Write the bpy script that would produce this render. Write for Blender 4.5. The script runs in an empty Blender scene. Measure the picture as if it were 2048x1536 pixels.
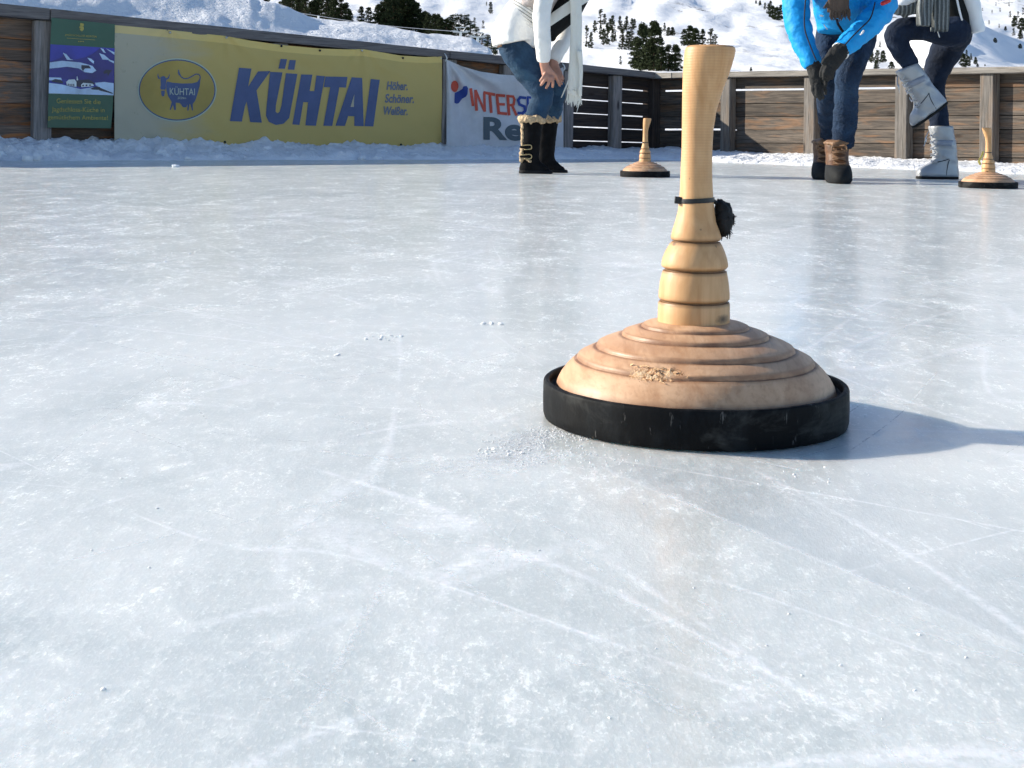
import bpy, bmesh, math, random
from mathutils import Vector, Matrix, noise
import numpy as np
random.seed(7)
scene = bpy.context.scene
COL = scene.collection
# ------------------------------------------------------------------ camera, world, sun, exposure
F = 2774.0; H = 0.258; CX = 1024.0; HY = 253.6; ROLL = 0.012
cd = bpy.data.cameras.new("camera"); cam = bpy.data.objects.new("camera", cd); COL.objects.link(cam)
cam.location = (0, 0, H)
cam.rotation_euler = (Matrix.Rotation(ROLL, 4, 'Y').inverted() @ Matrix.Rotation(math.pi/2, 4, 'X')).to_euler()
cd.sensor_width = 36; cd.lens = 36*F/2048; cd.shift_y = -(768-HY)/2048
cd.clip_start = 0.02; cd.clip_end = 12000
scene.camera = cam
SUN_DIR = Vector((-0.972*math.cos(math.radians(23.2)), 0.235*math.cos(math.radians(23.2)), math.sin(math.radians(23.2))))
w = bpy.data.worlds.new("World"); scene.world = w; w.use_nodes = True
nt = w.node_tree; sky = nt.nodes.new('ShaderNodeTexSky'); sky.sky_type = 'NISHITA'; sky.sun_disc = False
sky.sun_elevation = math.radians(23.2); sky.sun_rotation = math.radians(-76.4)
sky.altitude = 2000; sky.air_density = 1.0; sky.dust_density = 0.4; sky.ozone_density = 1.8
bg = nt.nodes['Background']; nt.links.new(sky.outputs[0], bg.inputs[0]); bg.inputs[1].default_value = 0.12
sd = bpy.data.lights.new("sun", 'SUN'); sd.energy = 5.0; sd.angle = math.radians(0.55); sd.color = (1.0, 0.925, 0.79)
so = bpy.data.objects.new("sun", sd); COL.objects.link(so)
so.rotation_euler = SUN_DIR.to_track_quat('Z', 'Y').to_euler(); so.location = (-20, 5, 12)
scene.render.engine = 'CYCLES'; scene.cycles.adaptive_threshold = .03; scene.cycles.max_bounces = 6; scene.cycles.diffuse_bounces = 3; scene.cycles.glossy_bounces = 3
scene.view_settings.view_transform = 'Standard'; scene.view_settings.look = 'None'
scene.view_settings.gamma = 1; scene.view_settings.exposure = 0.61

# ------------------------------------------------------------------ measuring helpers: a pixel of the photo + a distance -> a place in the world
CR, SR = math.cos(ROLL), math.sin(ROLL)
def uv_of(px, py):
    dx, dy = px-CX, py-HY
    return (dx*CR+dy*SR)/F, (-dx*SR+dy*CR)/F
def P(px, py, d):
    u, v = uv_of(px, py); return Vector((u*d, d, H-v*d))
def G(px, py, z=0.0):
    u, v = uv_of(px, py); d = (H-z)/v; return Vector((u*d, d, z))
def lerp(a, b, t): return a+(b-a)*t
def interp(tab, x):
    if x <= tab[0][0]: return tab[0][1]
    for (a, ya), (b, yb) in zip(tab, tab[1:]):
        if x <= b: return ya+(yb-ya)*(x-a)/(b-a)
    return tab[-1][1]
def sstep(a, b, x):
    t = max(0., min(1., (x-a)/(b-a))); return t*t*(3-2*t)
def nz(x, y=0., z=0.): return noise.noise(Vector((x, y, z)))

# ------------------------------------------------------------------ object helpers
def tag(o, label=None, cat=None, group=None, kind=None):
    if label: o['label'] = label
    if cat: o['category'] = cat
    if group: o['group'] = group
    if kind: o['kind'] = kind
    return o
def link(name, me, mats=None, parent=None, smooth=False):
    o = bpy.data.objects.new(name, me); COL.objects.link(o)
    for m in (mats if isinstance(mats, (list, tuple)) else [mats]):
        if m is not None: me.materials.append(m)
    if smooth: me.polygons.foreach_set('use_smooth', [True]*len(me.polygons))
    if parent is not None:
        o.parent = parent; o.matrix_parent_inverse = parent_inv(parent)
    return o
def parent_inv(p):
    m = Matrix.LocRotScale(p.location, p.rotation_euler, p.scale)
    if p.parent is not None:
        m = parent_inv(p.parent).inverted() @ (p.matrix_parent_inverse @ m)
    return m.inverted()
def mk(name, bm, mats=None, parent=None, smooth=False):
    me = bpy.data.meshes.new(name); bm.to_mesh(me); bm.free()
    return link(name, me, mats, parent, smooth)
def empty(name, loc):
    o = bpy.data.objects.new(name, None); COL.objects.link(o); o.location = loc; o.empty_display_size = .1
    return o
def box(bm, c, s, R=None, mi=0):
    vs = []
    for z in (-1, 1):
        for x, y in ((-1, -1), (1, -1), (1, 1), (-1, 1)):
            v = Vector((x*s[0]/2, y*s[1]/2, z*s[2]/2))
            if R is not None: v = R @ v
            vs.append(bm.verts.new(Vector(c)+v))
    for f in ((3,2,1,0),(4,5,6,7),(0,1,5,4),(1,2,6,5),(2,3,7,6),(3,0,4,7)):
        bm.faces.new([vs[i] for i in f]).material_index = mi
    return vs
def loft(bm, rings, cap=True, mi=0):
    n = len(rings[0]); R = [[bm.verts.new(p) for p in r] for r in rings]
    for a, b in zip(R, R[1:]):
        for i in range(n):
            bm.faces.new((a[i], a[(i+1) % n], b[(i+1) % n], b[i])).material_index = mi
    if cap:
        for r, rev in ((R[0], True), (R[-1], False)):
            c = bm.verts.new(sum((v.co for v in r), Vector())/n)
            for i in range(n):
                f = (r[(i+1) % n], r[i], c) if rev else (r[i], r[(i+1) % n], c)
                bm.faces.new(f).material_index = mi
    return R
def tube(bm, pts, n=14, round_ends=(True, True), ref=Vector((0, 1, 0)), mi=0, sub=4):
    """pts: (Vector, ra, rb): ra across, rb along ref. Catmull-interpolated."""
    pts = [(Vector(p[0]), p[1], p[2] if len(p) > 2 else p[1]) for p in pts]
    out = []
    for i in range(len(pts)-1):
        p0 = pts[max(0, i-1)]; p1 = pts[i]; p2 = pts[i+1]; p3 = pts[min(len(pts)-1, i+2)]
        for k in range(sub):
            t = k/sub
            c = .5*((2*p1[0])+(p2[0]-p0[0])*t+(2*p0[0]-5*p1[0]+4*p2[0]-p3[0])*t*t+(3*p1[0]-p0[0]-3*p2[0]+p3[0])*t**3)
            s = t*t*(3-2*t)
            out.append((c, lerp(p1[1], p2[1], s), lerp(p1[2], p2[2], s)))
    out.append(pts[-1])
    def frame(i):
        a = out[max(0, i-1)][0]; b = out[min(len(out)-1, i+1)][0]; t = (b-a).normalized()
        r = ref if abs(t.dot(ref)) < .9 else Vector((1, 0, 0))
        x = t.cross(r).normalized(); y = x.cross(t).normalized()
        return t, x, y
    rings = []
    def ring(c, x, y, ra, rb): return [c+x*ra*math.cos(2*math.pi*j/n)+y*rb*math.sin(2*math.pi*j/n) for j in range(n)]
    t, x, y = frame(0)
    if round_ends[0]:
        for a in (75, 50, 25):
            a = math.radians(a); rings.append(ring(out[0][0]-t*min(out[0][1], out[0][2])*math.sin(a), x, y, out[0][1]*math.cos(a), out[0][2]*math.cos(a)))
    for i, (c, ra, rb) in enumerate(out):
        t, x, y = frame(i); rings.append(ring(c, x, y, ra, rb))
    if round_ends[1]:
        for a in (25, 50, 75):
            a = math.radians(a); rings.append(ring(out[-1][0]+t*min(out[-1][1], out[-1][2])*math.sin(a), x, y, out[-1][1]*math.cos(a), out[-1][2]*math.cos(a)))
    loft(bm, rings, True, mi)
def ball(bm, c, r, seg=16):
    m = Matrix.Translation(c) @ Matrix.Diagonal((*r, 1)) if hasattr(r, '__len__') else Matrix.Translation(c) @ Matrix.Scale(r, 4)
    bmesh.ops.create_uvsphere(bm, u_segments=seg, v_segments=seg//2+2, radius=1, matrix=m)
def fuse(name, bm, voxel, mat, parent=None, smooth_it=3, fold=None):
    """union of overlapping shapes into one continuous skin"""
    me = bpy.data.meshes.new('tmp'); bmesh.ops.recalc_face_normals(bm, faces=bm.faces); bm.to_mesh(me); bm.free()
    o = bpy.data.objects.new('tmp', me); COL.objects.link(o)
    m = o.modifiers.new('r', 'REMESH'); m.mode = 'VOXEL'; m.voxel_size = voxel
    if smooth_it:
        s = o.modifiers.new('s', 'SMOOTH'); s.factor = .5; s.iterations = smooth_it
    dg = bpy.context.evaluated_depsgraph_get()
    me2 = bpy.data.meshes.new_from_object(o.evaluated_get(dg)); me2.name = name
    bpy.data.objects.remove(o); bpy.data.meshes.remove(me)
    if fold:
        n = len(me2.vertices); no = [v.normal.copy() for v in me2.vertices]
        for v, q in zip(me2.vertices, no): v.co = v.co+q*fold(v.co)
    return link(name, me2, mat, parent, True)

# ------------------------------------------------------------------ materials
def mat_new(name, rough=.6, color=(.5, .5, .5), spec=.5, metal=0.):
    m = bpy.data.materials.new(name); m.use_nodes = True
    b = m.node_tree.nodes['Principled BSDF']
    b.inputs['Base Color'].default_value = (*color, 1); b.inputs['Roughness'].default_value = rough
    b.inputs['Specular IOR Level'].default_value = spec; b.inputs['Metallic'].default_value = metal
    return m, m.node_tree, b
class N:
    def __init__(s, nt): s.nt = nt
    def n(s, t, **k):
        x = s.nt.nodes.new('ShaderNode'+t)
        for a, b in k.items(): setattr(x, a, b)
        return x
    def l(s, a, b): s.nt.links.new(a, b)
    def setv(s, inp, v):
        if hasattr(v, 'is_output') or isinstance(v, bpy.types.NodeSocket): s.l(v, inp)
        else: inp.default_value = v
    def math(s, op, a, b=None, c=None, clamp=False):
        x = s.n('Math', operation=op); x.use_clamp = clamp; s.setv(x.inputs[0], a)
        if b is not None: s.setv(x.inputs[1], b)
        if c is not None: s.setv(x.inputs[2], c)
        return x.outputs[0]
    def coord(s, which='Object', scale=(1, 1, 1), rot=(0, 0, 0), loc=(0, 0, 0)):
        t = s.n('TexCoord'); m = s.n('Mapping'); s.l(t.outputs[which], m.inputs[0])
        m.inputs['Scale'].default_value = scale; m.inputs['Rotation'].default_value = rot; m.inputs['Location'].default_value = loc
        return m.outputs[0]
    def noise(s, vec, scale, detail=4, rough=.55, dist=0., out='Fac', lac=2.):
        x = s.n('TexNoise'); s.l(vec, x.inputs['Vector']); x.inputs['Scale'].default_value = scale
        x.inputs['Detail'].default_value = detail; x.inputs['Roughness'].default_value = rough
        x.inputs['Distortion'].default_value = dist; x.inputs['Lacunarity'].default_value = lac
        return x.outputs[out]
    def ramp(s, fac, stops, interp='LINEAR'):
        x = s.n('ValToRGB'); s.l(fac, x.inputs[0]); x.color_ramp.interpolation = interp
        e = x.color_ramp.elements
        while len(e) < len(stops): e.new(.5)
        for i, (p, c) in enumerate(stops):
            e[i].position = p; e[i].color = (*c, 1) if hasattr(c, '__len__') else (c, c, c, 1)
        return x.outputs[0]
    def mix(s, f, a, b, blend='MIX'):
        x = s.n('Mix', data_type='RGBA', blend_type=blend)
        s.setv(x.inputs[0], f)
        for i, v in ((6, a), (7, b)):
            if isinstance(v, tuple): x.inputs[i].default_value = (*v, 1)
            else: s.l(v, x.inputs[i])
        return x.outputs[2]
    def bump(s, h, strength=.3, dist=.01, normal=None):
        x = s.n('Bump'); s.l(h, x.inputs['Height']); x.inputs['Strength'].default_value = strength; x.inputs['Distance'].default_value = dist
        if normal is not None: s.l(normal, x.inputs['Normal'])
        return x.outputs[0]
    def sep(s, v):
        x = s.n('SeparateXYZ'); s.l(v, x.inputs[0]); return x.outputs

def simple(name, color, rough=.6, spec=.4, var=.25, scale=20, bump=.0, bscale=60, bdist=.004, coord='Object', stretch=(1, 1, 1), sheen=0., metal=0.):
    m, t, b = mat_new(name, rough, color, spec, metal); n = N(t)
    c = n.coord(coord, stretch)
    f = n.noise(c, scale, 5, .6)
    lo = tuple(x*(1-var) for x in color); hi = tuple(min(1, x*(1+var)) for x in color)
    n.l(n.ramp(f, [(.3, lo), (.7, hi)]), b.inputs['Base Color'])
    if bump:
        n.l(n.bump(n.noise(c, bscale, 4, .6), bump, bdist), b.inputs['Normal'])
    if sheen: b.inputs['Sheen Weight'].default_value = sheen
    return m

# --- ice
LA, LB = G(1235, 948), G(1905, 1232)
def ice_material():
    m, t, b = mat_new('ice', .4, spec=.5); n = N(t)
    c = n.coord('Object')
    s = n.sep(c)
    big = n.noise(c, .9, 3, .5, .4)                                   # cloudy patches
    mid = n.noise(n.coord('Object', (1.0, .75, 1), (0, 0, .6)), 4.6, 6, .66, .6)
    far = n.noise(n.coord('Object', (.7, 1.3, 1), (0, 0, -.25)), 2.6, 7, .72, .4)
    ce = n.coord('Object', (1, .42, 1), (0, 0, .2)); fine = n.noise(ce, 75, 5, .70)                                     # frost mottling
    grain = n.noise(n.coord('Object', (1, .5, 1)), 430, 3, .7)
    flake = n.noise(n.coord('Object', (1, .42, 1), (0, 0, .15)), 170, 4, .65, .5)
    blotch = n.noise(n.coord('Object', (1, .5, 1), (0, 0, -.5)), 11, 7, .72, .5)
    deep = n.mix(n.ramp(big, [(.35, 0.), (.65, 1.)]), (.46, .52, .525), (.57, .605, .59))
    deep = n.mix(n.ramp(mid, [(.38, 0.), (.66, 1.)]), deep, (.69, .72, .705))
    deep = n.mix(n.math('MULTIPLY', n.ramp(far, [(.42, 0.), (.62, 1.)]), .5), deep, (.75, .77, .755))
    # frost amount
    fr = n.math('ADD', n.math('MULTIPLY', n.ramp(blotch, [(.50, 0.), (.68, 1.)]), .42), n.math('MULTIPLY', n.ramp(fine, [(.50, 0.), (.64, 1.)]), .42))
    fl = n.math('MULTIPLY', n.ramp(flake, [(.55, 0.), (.60, 1.)]), n.ramp(blotch, [(.42, 0.), (.60, 1.)]))
    fr = n.math('ADD', fr, n.math('MULTIPLY', fl, .40))
    fr = n.math('ADD', fr, n.math('MULTIPLY', n.ramp(grain, [(.52, 0.), (.68, 1.)]), .55), clamp=True)
    vo = n.n('TexVoronoi'); n.l(c, vo.inputs['Vector']); vo.inputs['Scale'].default_value = 330
    glint = n.math('MULTIPLY', n.ramp(vo.outputs['Distance'], [(.10, 1.), (.2, 0.)]), n.ramp(n.noise(c, 55, 4, .7), [(.56, 0.), (.62, 1.)]))  # sparkle put into the colour as tiny pale dots
    # frost layer edge beside the stone: clearer ice beyond it
    dx, dy = (LB-LA).x, (LB-LA).y; ln = math.hypot(dx, dy); nx, ny = -dy/ln, dx/ln
    sgn = 1 if (-LA.x*nx+(0.3-LA.y)*ny) > 0 else -1
    sd_ = n.math('ADD', n.math('MULTIPLY', s[0], nx*sgn), n.math('MULTIPLY', s[1], ny*sgn))
    sd_ = n.math('SUBTRACT', sd_, (LA.x*nx+LA.y*ny)*sgn)
    sd_ = n.math('ADD', sd_, n.math('MULTIPLY', n.math('SUBTRACT', n.noise(c, 25, 4, .6), .5), .012))
    along = n.math('ADD', n.math('MULTIPLY', s[0], dx/ln), n.math('MULTIPLY', s[1], dy/ln))
    along = n.math('SUBTRACT', along, LA.x*dx/ln+LA.y*dy/ln)
    win = n.math('MULTIPLY', n.ramp(n.math('ADD', n.math('MULTIPLY', along, 1.), .5, clamp=True), [(.44, 0.), (.52, 1.)]),
                 n.ramp(n.math('MULTIPLY', along, 1.4, clamp=True), [(.25, 1.), (.95, .25)]))
    beyond = n.math('MULTIPLY', n.math('GREATER_THAN', 0.0, sd_), n.ramp(n.math('ADD', n.math('MULTIPLY', sd_, 3.), 1., clamp=True), [(.25, 0.), (.98, 1.)]))
    beyond = n.math('MULTIPLY', beyond, win)
    edge = n.math('MULTIPLY', n.ramp(n.math('ABSOLUTE', sd_), [(.0, 1.), (.004, 0.)]), win)
    col = n.mix(n.math('MULTIPLY', fr, .85), deep, (.92, .935, .91)); col = n.mix(n.math('MULTIPLY', glint, .8), col, (.95, .95, .95))
    col = n.mix(n.math('MULTIPLY', beyond, .32), col, (.36, .41, .45))
    col = n.mix(n.math('MULTIPLY', edge, .35), col, (.9, .91, .92))
    # hair-thin scratches: iso-lines of stretched noise, in several directions
    scr = None
    for k, (rz, sc, st, wd, am) in enumerate(((.62, 2.2, .16, .0022, .8), (-.5, 2.6, .14, .0022, .8), (1.35, 2.6, .2, .0022, .7), (-1.05, 2.8, .16, .0022, .7), (.25, 2.4, .12, .0016, .5), (.95, 3.9, .14, .0024, .7), (-.75, 4.3, .12, .0024, .65))):
        mp2 = n.n('Mapping'); n.l(n.coord('Object', (1, 1, 1), (0, 0, rz), (k*3.7, k*1.9, k)), mp2.inputs[0]); mp2.inputs['Scale'].default_value = (st, 1, 1)
        v = n.noise(mp2.outputs[0], sc, 1, .4, .0)
        line = n.ramp(n.math('ABSOLUTE', n.math('SUBTRACT', v, .5)), [(0., 1.), (wd, 0.)])
        mask = n.ramp(n.noise(n.coord('Object', (1, 1, 1), (0, 0, 0), (k*5.1, 0, 3)), 3.5, 4, .7), [(.43, 0.), (.56, 1.)])
        q = n.math('MULTIPLY', n.math('MULTIPLY', line, mask), am)
        scr = q if scr is None else n.math('ADD', scr, q, clamp=True)
    scr = n.math('MULTIPLY', scr, n.ramp(n.noise(c, 150, 2, .6), [(.30, .15), (.55, 1.)]))
    col = n.mix(scr, col, (.92, .93, .94))
    n.l(col, b.inputs['Base Color'])
    rg = n.ramp(fr, [(0., .30), (.8, .62)])
    n.l(rg, b.inputs['Roughness'])
    hgt = n.math('ADD', n.math('MULTIPLY', fine, .5), n.math('ADD', n.math('MULTIPLY', grain, .35), n.math('MULTIPLY', blotch, .6)))
    hgt = n.math('ADD', hgt, n.math('MULTIPLY', scr, .3))
    n.l(n.bump(hgt, .4, .0022), b.inputs['Normal'])
    b.inputs['IOR'].default_value = 1.31
    b.inputs['Subsurface Weight'].default_value = .75; b.inputs['Subsurface Radius'].default_value = (.7, .9, 1.0); b.inputs['Subsurface Scale'].default_value = .045
    b.inputs['Coat Weight'].default_value = .55; b.inputs['Coat IOR'].default_value = 1.33
    n.l(n.ramp(n.math('ADD', n.math('MULTIPLY', fr, .6), n.math('MULTIPLY', big, .4)), [(.15, .10), (.75, .34)]), b.inputs['Coat Roughness'])
    n.l(n.bump(n.math('ADD', blotch, n.math('MULTIPLY', fine, .5)), .10, .0022), b.inputs['Coat Normal'])
    return m
M = {}
M['ice'] = ice_material()
def snow_material(name, base=(.86, .88, .91), bs=30, bd=.02, big=4):
    m, t, b = mat_new(name, .75, spec=.25); n = N(t); c = n.coord('Object')
    f = n.noise(c, big, 5, .6)
    n.l(n.ramp(f, [(.3, tuple(x*.93 for x in base)), (.7, base)]), b.inputs['Base Color'])
    h = n.math('ADD', n.noise(c, bs, 6, .65), n.math('MULTIPLY', n.noise(c, bs*.25, 4, .6), 2.))
    n.l(n.bump(h, .7, bd), b.inputs['Normal'])
    return m
M['snow'] = snow_material('snow', (.90, .91, .93))
M['crumb'] = simple('snow_crumb', (.88, .89, .91), .6, .4, .05, 50, .4, 300, .002)
M['crumb'].node_tree.nodes['Principled BSDF'].inputs['Subsurface Weight'].default_value = .7
M['crumb'].node_tree.nodes['Principled BSDF'].inputs['Subsurface Radius'].default_value = (.9, .95, 1.)
M['crumb'].node_tree.nodes['Principled BSDF'].inputs['Subsurface Scale'].default_value = .004
def terrain_material():
    m, t, b = mat_new('mountain_snow', .8, spec=.2); n = N(t); c = n.coord('Object')
    g = n.n('NewGeometry'); s = n.sep(c)
    nzv = n.noise(n.coord('Object', (1, .35, 1.2)), .022, 8, .68)
    small = n.noise(n.coord('Object', (1, .5, 1)), .12, 6, .7)
    far = n.ramp(n.math('MULTIPLY', s[1], .0005, clamp=True), [(.12, 0.), (.35, 1.)])
    rock = n.math('MULTIPLY', n.ramp(nzv, [(.56, 0.), (.62, 1.)]), n.ramp(small, [(.50, 0.), (.56, 1.)]))
    rock = n.math('MULTIPLY', rock, far)
    col = n.mix(n.ramp(small, [(.3, 0.), (.7, 1.)]), (.90, .91, .93), (.95, .95, .955))
    col = n.mix(rock, col, (.16, .15, .14))
    n.l(col, b.inputs['Base Color'])
    h = n.math('ADD', n.noise(n.coord('Object', (1, .4, 1)), .06, 8, .6), n.math('MULTIPLY', n.noise(n.coord('Object', (.5, 1, 1), (0, 0, .5)), .015, 6, .6), 3.))
    n.l(n.bump(h, .45, 3.0), b.inputs['Normal'])
    return m
M['mountain'] = terrain_material()
def plank_material(name, dark, light, orange, oramt=.5):
    m, t, b = mat_new(name, .8, spec=.2); n = N(t)
    g = n.n('NewGeometry'); tc = n.n('TexCoord'); add = n.n('VectorMath', operation='ADD')
    cmb = n.n('CombineXYZ'); r = g.outputs['Random Per Island']
    n.l(n.math('MULTIPLY', r, 37.), cmb.inputs[0]); n.l(n.math('MULTIPLY', r, 11.), cmb.inputs[2])
    n.l(tc.outputs['UV'], add.inputs[0]); n.l(cmb.outputs[0], add.inputs[1])
    def mp(sc):
        q = n.n('Mapping'); n.l(add.outputs[0], q.inputs[0]); q.inputs['Scale'].default_value = sc; return q.outputs[0]
    grain = n.noise(mp((1.3, 26, 1)), 2.2, 6, .65, .6)
    streak = n.noise(mp((3, 95, 1)), 2.0, 3, .6, .3)
    patch = n.noise(mp((1, 5.5, 1)), 2.4, 4, .6, .8)
    base = n.mix(n.ramp(grain, [(.36, 0.), (.62, 1.)]), dark, light)
    base = n.mix(n.math('MULTIPLY', n.ramp(patch, [(.5, 0.), (.66, 1.)]), oramt), base, orange)
    base = n.mix(n.math('MULTIPLY', n.ramp(streak, [(.50, 0.), (.64, 1.)]), .45), base, tuple(x*.35 for x in dark))
    base = n.mix(1., base, n.ramp(r, [(0., .68), (1., 1.18)]), 'MULTIPLY')
    vo = n.n('TexVoronoi'); n.l(mp((1.1, 3.6, 1)), vo.inputs['Vector']); vo.inputs['Scale'].default_value = 1.7
    knot = n.ramp(vo.outputs['Distance'], [(.045, 1.), (.11, 0.)])
    base = n.mix(n.math('MULTIPLY', knot, .8), base, (.03, .022, .018))
    n.l(base, b.inputs['Base Color'])
    n.l(n.bump(n.math('ADD', grain, n.math('MULTIPLY', streak, .6)), .5, .004), b.inputs['Normal'])
    return m
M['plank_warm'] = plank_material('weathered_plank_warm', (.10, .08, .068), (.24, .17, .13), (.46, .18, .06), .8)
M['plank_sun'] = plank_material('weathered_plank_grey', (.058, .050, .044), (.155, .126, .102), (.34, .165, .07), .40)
M['plank_dark'] = plank_material('dark_plank', (.035, .03, .03), (.07, .055, .048), (.12, .06, .03), .3)  # darkest boards, for the bays and post at the corner
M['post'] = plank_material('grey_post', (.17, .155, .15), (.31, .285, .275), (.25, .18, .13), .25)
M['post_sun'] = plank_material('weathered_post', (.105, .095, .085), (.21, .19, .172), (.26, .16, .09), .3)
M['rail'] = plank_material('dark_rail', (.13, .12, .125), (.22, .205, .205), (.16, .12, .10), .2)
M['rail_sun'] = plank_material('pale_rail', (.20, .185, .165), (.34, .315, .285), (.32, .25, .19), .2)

GROOVES = [(836-482)/(F/1.24), (836-540)/(F/1.24), (836-601.5)/(F/1.24)]
def stock_wood(name, c1, c2, c3, rings=False):
    m, t, b = mat_new(name, .42, spec=.45); n = N(t)
    c = n.coord('Object', (1, 1, .16)); o = n.coord('Object')
    wv = n.noise(c, 55, 5, .6, .8); w2 = n.noise(n.coord('Object', (1, 1, .05)), 210, 3, .6)
    w3 = n.noise(o, 14, 4, .6)
    col = n.mix(n.ramp(wv, [(.36, 0.), (.62, 1.)]), c1, c2)
    col = n.mix(n.math('MULTIPLY', n.ramp(w2, [(.5, 0.), (.7, 1.)]), .3), col, c3)
    col = n.mix(n.math('MULTIPLY', n.ramp(w3, [(.48, 0.), (.7, 1.)]), .35), col, c3)
    z = n.sep(o)[2]
    sp = n.noise(o, 75, 2, .5); col = n.mix(n.math('MULTIPLY', n.ramp(sp, [(.72, 0.), (.76, 1.)]), .7), col, (.14, .08, .04))
    h = n.math('MULTIPLY', wv, .25)
    if rings:
        saw = n.math('SINE', n.math('MULTIPLY', z, 2*math.pi/.0025))
        up = n.ramp(z, [(.19, 0.), (.235, 1.)])
        lines = n.math('MULTIPLY', n.math('ADD', n.math('MULTIPLY', saw, .5), .5), up)
        h = n.math('ADD', h, n.math('MULTIPLY', lines, .13))
        col = n.mix(n.math('MULTIPLY', lines, .13), col, tuple(x*.7 for x in c3))
        for zg in GROOVES: col = n.mix(n.ramp(n.math('ABSOLUTE', n.math('SUBTRACT', z, zg)), [(.0005, .85), (.0016, 0.)]), col, (.10, .045, .018))
        kx = n.math('SUBTRACT', n.sep(o)[0], .0215); kz = n.math('MULTIPLY', n.math('SUBTRACT', z, .0915), 1.6)
        kd = n.math('ADD', n.math('SQRT', n.math('ADD', n.math('MULTIPLY', kx, kx), n.math('MULTIPLY', kz, kz))), n.math('MULTIPLY', n.math('SUBTRACT', n.noise(o, 260, 3), .5), .006))
        col = n.mix(n.ramp(kd, [(.0028, .9), (.006, 0.)]), col, (.05, .03, .02))
        # darker brown lines at the bottom of each turned cut
    n.l(col, b.inputs['Base Color'])
    n.l(n.bump(h, .45, .0012), b.inputs['Normal'])
    n.l(n.ramp(w3, [(.3, .42), (.7, .62)]), b.inputs['Roughness'])
    return m
M['handle'] = stock_wood('turned_pale_wood', (.57, .305, .125), (.69, .41, .20), (.44, .195, .07), True)
def dome_material():
    m, t, b = mat_new('worn_pearwood', .45, spec=.4); n = N(t)
    o = n.coord('Object'); s = n.sep(o)
    rad = n.math('SQRT', n.math('ADD', n.math('MULTIPLY', s[0], s[0]), n.math('MULTIPLY', s[1], s[1])))
    g1 = n.noise(n.coord('Object', (1, .16, 1), (0, 0, .5)), 60, 6, .6, .6)
    g2 = n.noise(o, 18, 5, .65); g3 = n.noise(n.coord('Object', (1, .08, 1), (0, 0, .5)), 260, 3, .6)
    col = n.mix(n.ramp(g1, [(.35, 0.), (.65, 1.)]), (.50, .27, .145), (.68, .42, .25))
    col = n.mix(n.math('MULTIPLY', n.ramp(g2, [(.42, 0.), (.70, 1.)]), .45), col, (.76, .50, .32))
    col = n.mix(n.math('MULTIPLY', n.ramp(g3, [(.52, 0.), (.66, 1.)]), .28), col, (.36, .18, .095))
    gr = None
    for r0 in (.0482, .0655, .0884, .1056, .1242):       # darker brown along the turned grooves
        q = n.ramp(n.math('ABSOLUTE', n.math('SUBTRACT', rad, r0)), [(.0007, 1.), (.0018, 0.)])
        gr = q if gr is None else n.math('MAXIMUM', gr, q)
    gr = n.math('MULTIPLY', gr, n.ramp(n.noise(o, 40, 4, .6), [(.3, .35), (.6, 1.)]))
    col = n.mix(gr, col, (.20, .09, .045))
    ca, sa = math.cos(math.radians(243)), math.sin(math.radians(243))          # bruise where the edge band has splintered
    tg = n.math('ADD', n.math('MULTIPLY', s[0], -sa), n.math('MULTIPLY', s[1], ca)); rd = n.math('SUBTRACT', rad, .1025)
    rd = n.math('ADD', rd, n.math('MULTIPLY', tg, .12))
    dd_ = n.math('ADD', n.math('POWER', n.math('ABSOLUTE', n.math('MULTIPLY', tg, 1/.030)), 2.), n.math('POWER', n.math('ABSOLUTE', n.math('MULTIPLY', rd, 1/.0075)), 2.))
    jag = n.noise(n.coord('Object', (1, 1, 1)), 230, 4, .75)
    frnt = n.math('LESS_THAN', s[1], 0.)
    bru = n.math('MULTIPLY', n.ramp(n.math('ADD', dd_, n.math('MULTIPLY', n.math('SUBTRACT', jag, .5), 2.6)), [(.45, 1.), (.62, 0.)]), frnt)
    col = n.mix(bru, col, n.ramp(jag, [(.38, (.30, .12, .04)), (.47, (.62, .36, .18)), (.62, (.82, .60, .38))]))
    n.l(col, b.inputs['Base Color'])
    n.l(n.bump(n.math('ADD', n.math('MULTIPLY', g1, .4), n.math('ADD', n.math('MULTIPLY', g2, .7), n.math('MULTIPLY', n.math('MULTIPLY', bru, jag), 5.))), .4, .0018), b.inputs['Normal'])
    n.l(n.ramp(g2, [(.3, .36), (.7, .6)]), b.inputs['Roughness'])
    return m
M['dome'] = dome_material()
def rubber_material():
    m, t, b = mat_new('black_rubber', .5, spec=.12); n = N(t); o = n.coord('Object')
    a = n.noise(n.coord('Object', (1, 1, .5)), 28, 6, .7); bsc = n.noise(n.coord('Object', (1, 1, .2), (.3, .2, 0)), 160, 4, .7)
    col = n.mix(n.ramp(a, [(.48, 0.), (.75, 1.)]), (.003, .0032, .004), (.016, .018, .020))
    sc2 = n.noise(n.coord('Object', (1, 1, 2.2)), 13, 5, .7, .6)
    col = n.mix(n.math('MULTIPLY', n.ramp(sc2, [(.52, 0.), (.68, 1.)]), .7), col, (.050, .050, .047))
    sc3 = n.noise(n.coord('Object', (1, 1, .6), (.5, .4, 0), (3, 1, 2)), 70, 3, .6)
    col = n.mix(n.math('MULTIPLY', n.ramp(sc3, [(.68, 0.), (.73, 1.)]), .6), col, (.15, .11, .07))
    col = n.mix(n.math('MULTIPLY', n.ramp(bsc, [(.64, 0.), (.72, 1.)]), .5), col, (.18, .17, .16))
    n.l(col, b.inputs['Base Color']); n.l(n.ramp(a, [(.3, .5), (.7, .75)]), b.inputs['Roughness'])
    n.l(n.bump(n.math('ADD', a, n.math('MULTIPLY', bsc, .4)), .3, .002), b.inputs['Normal'])
    return m
M['rubber'] = rubber_material()
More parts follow.
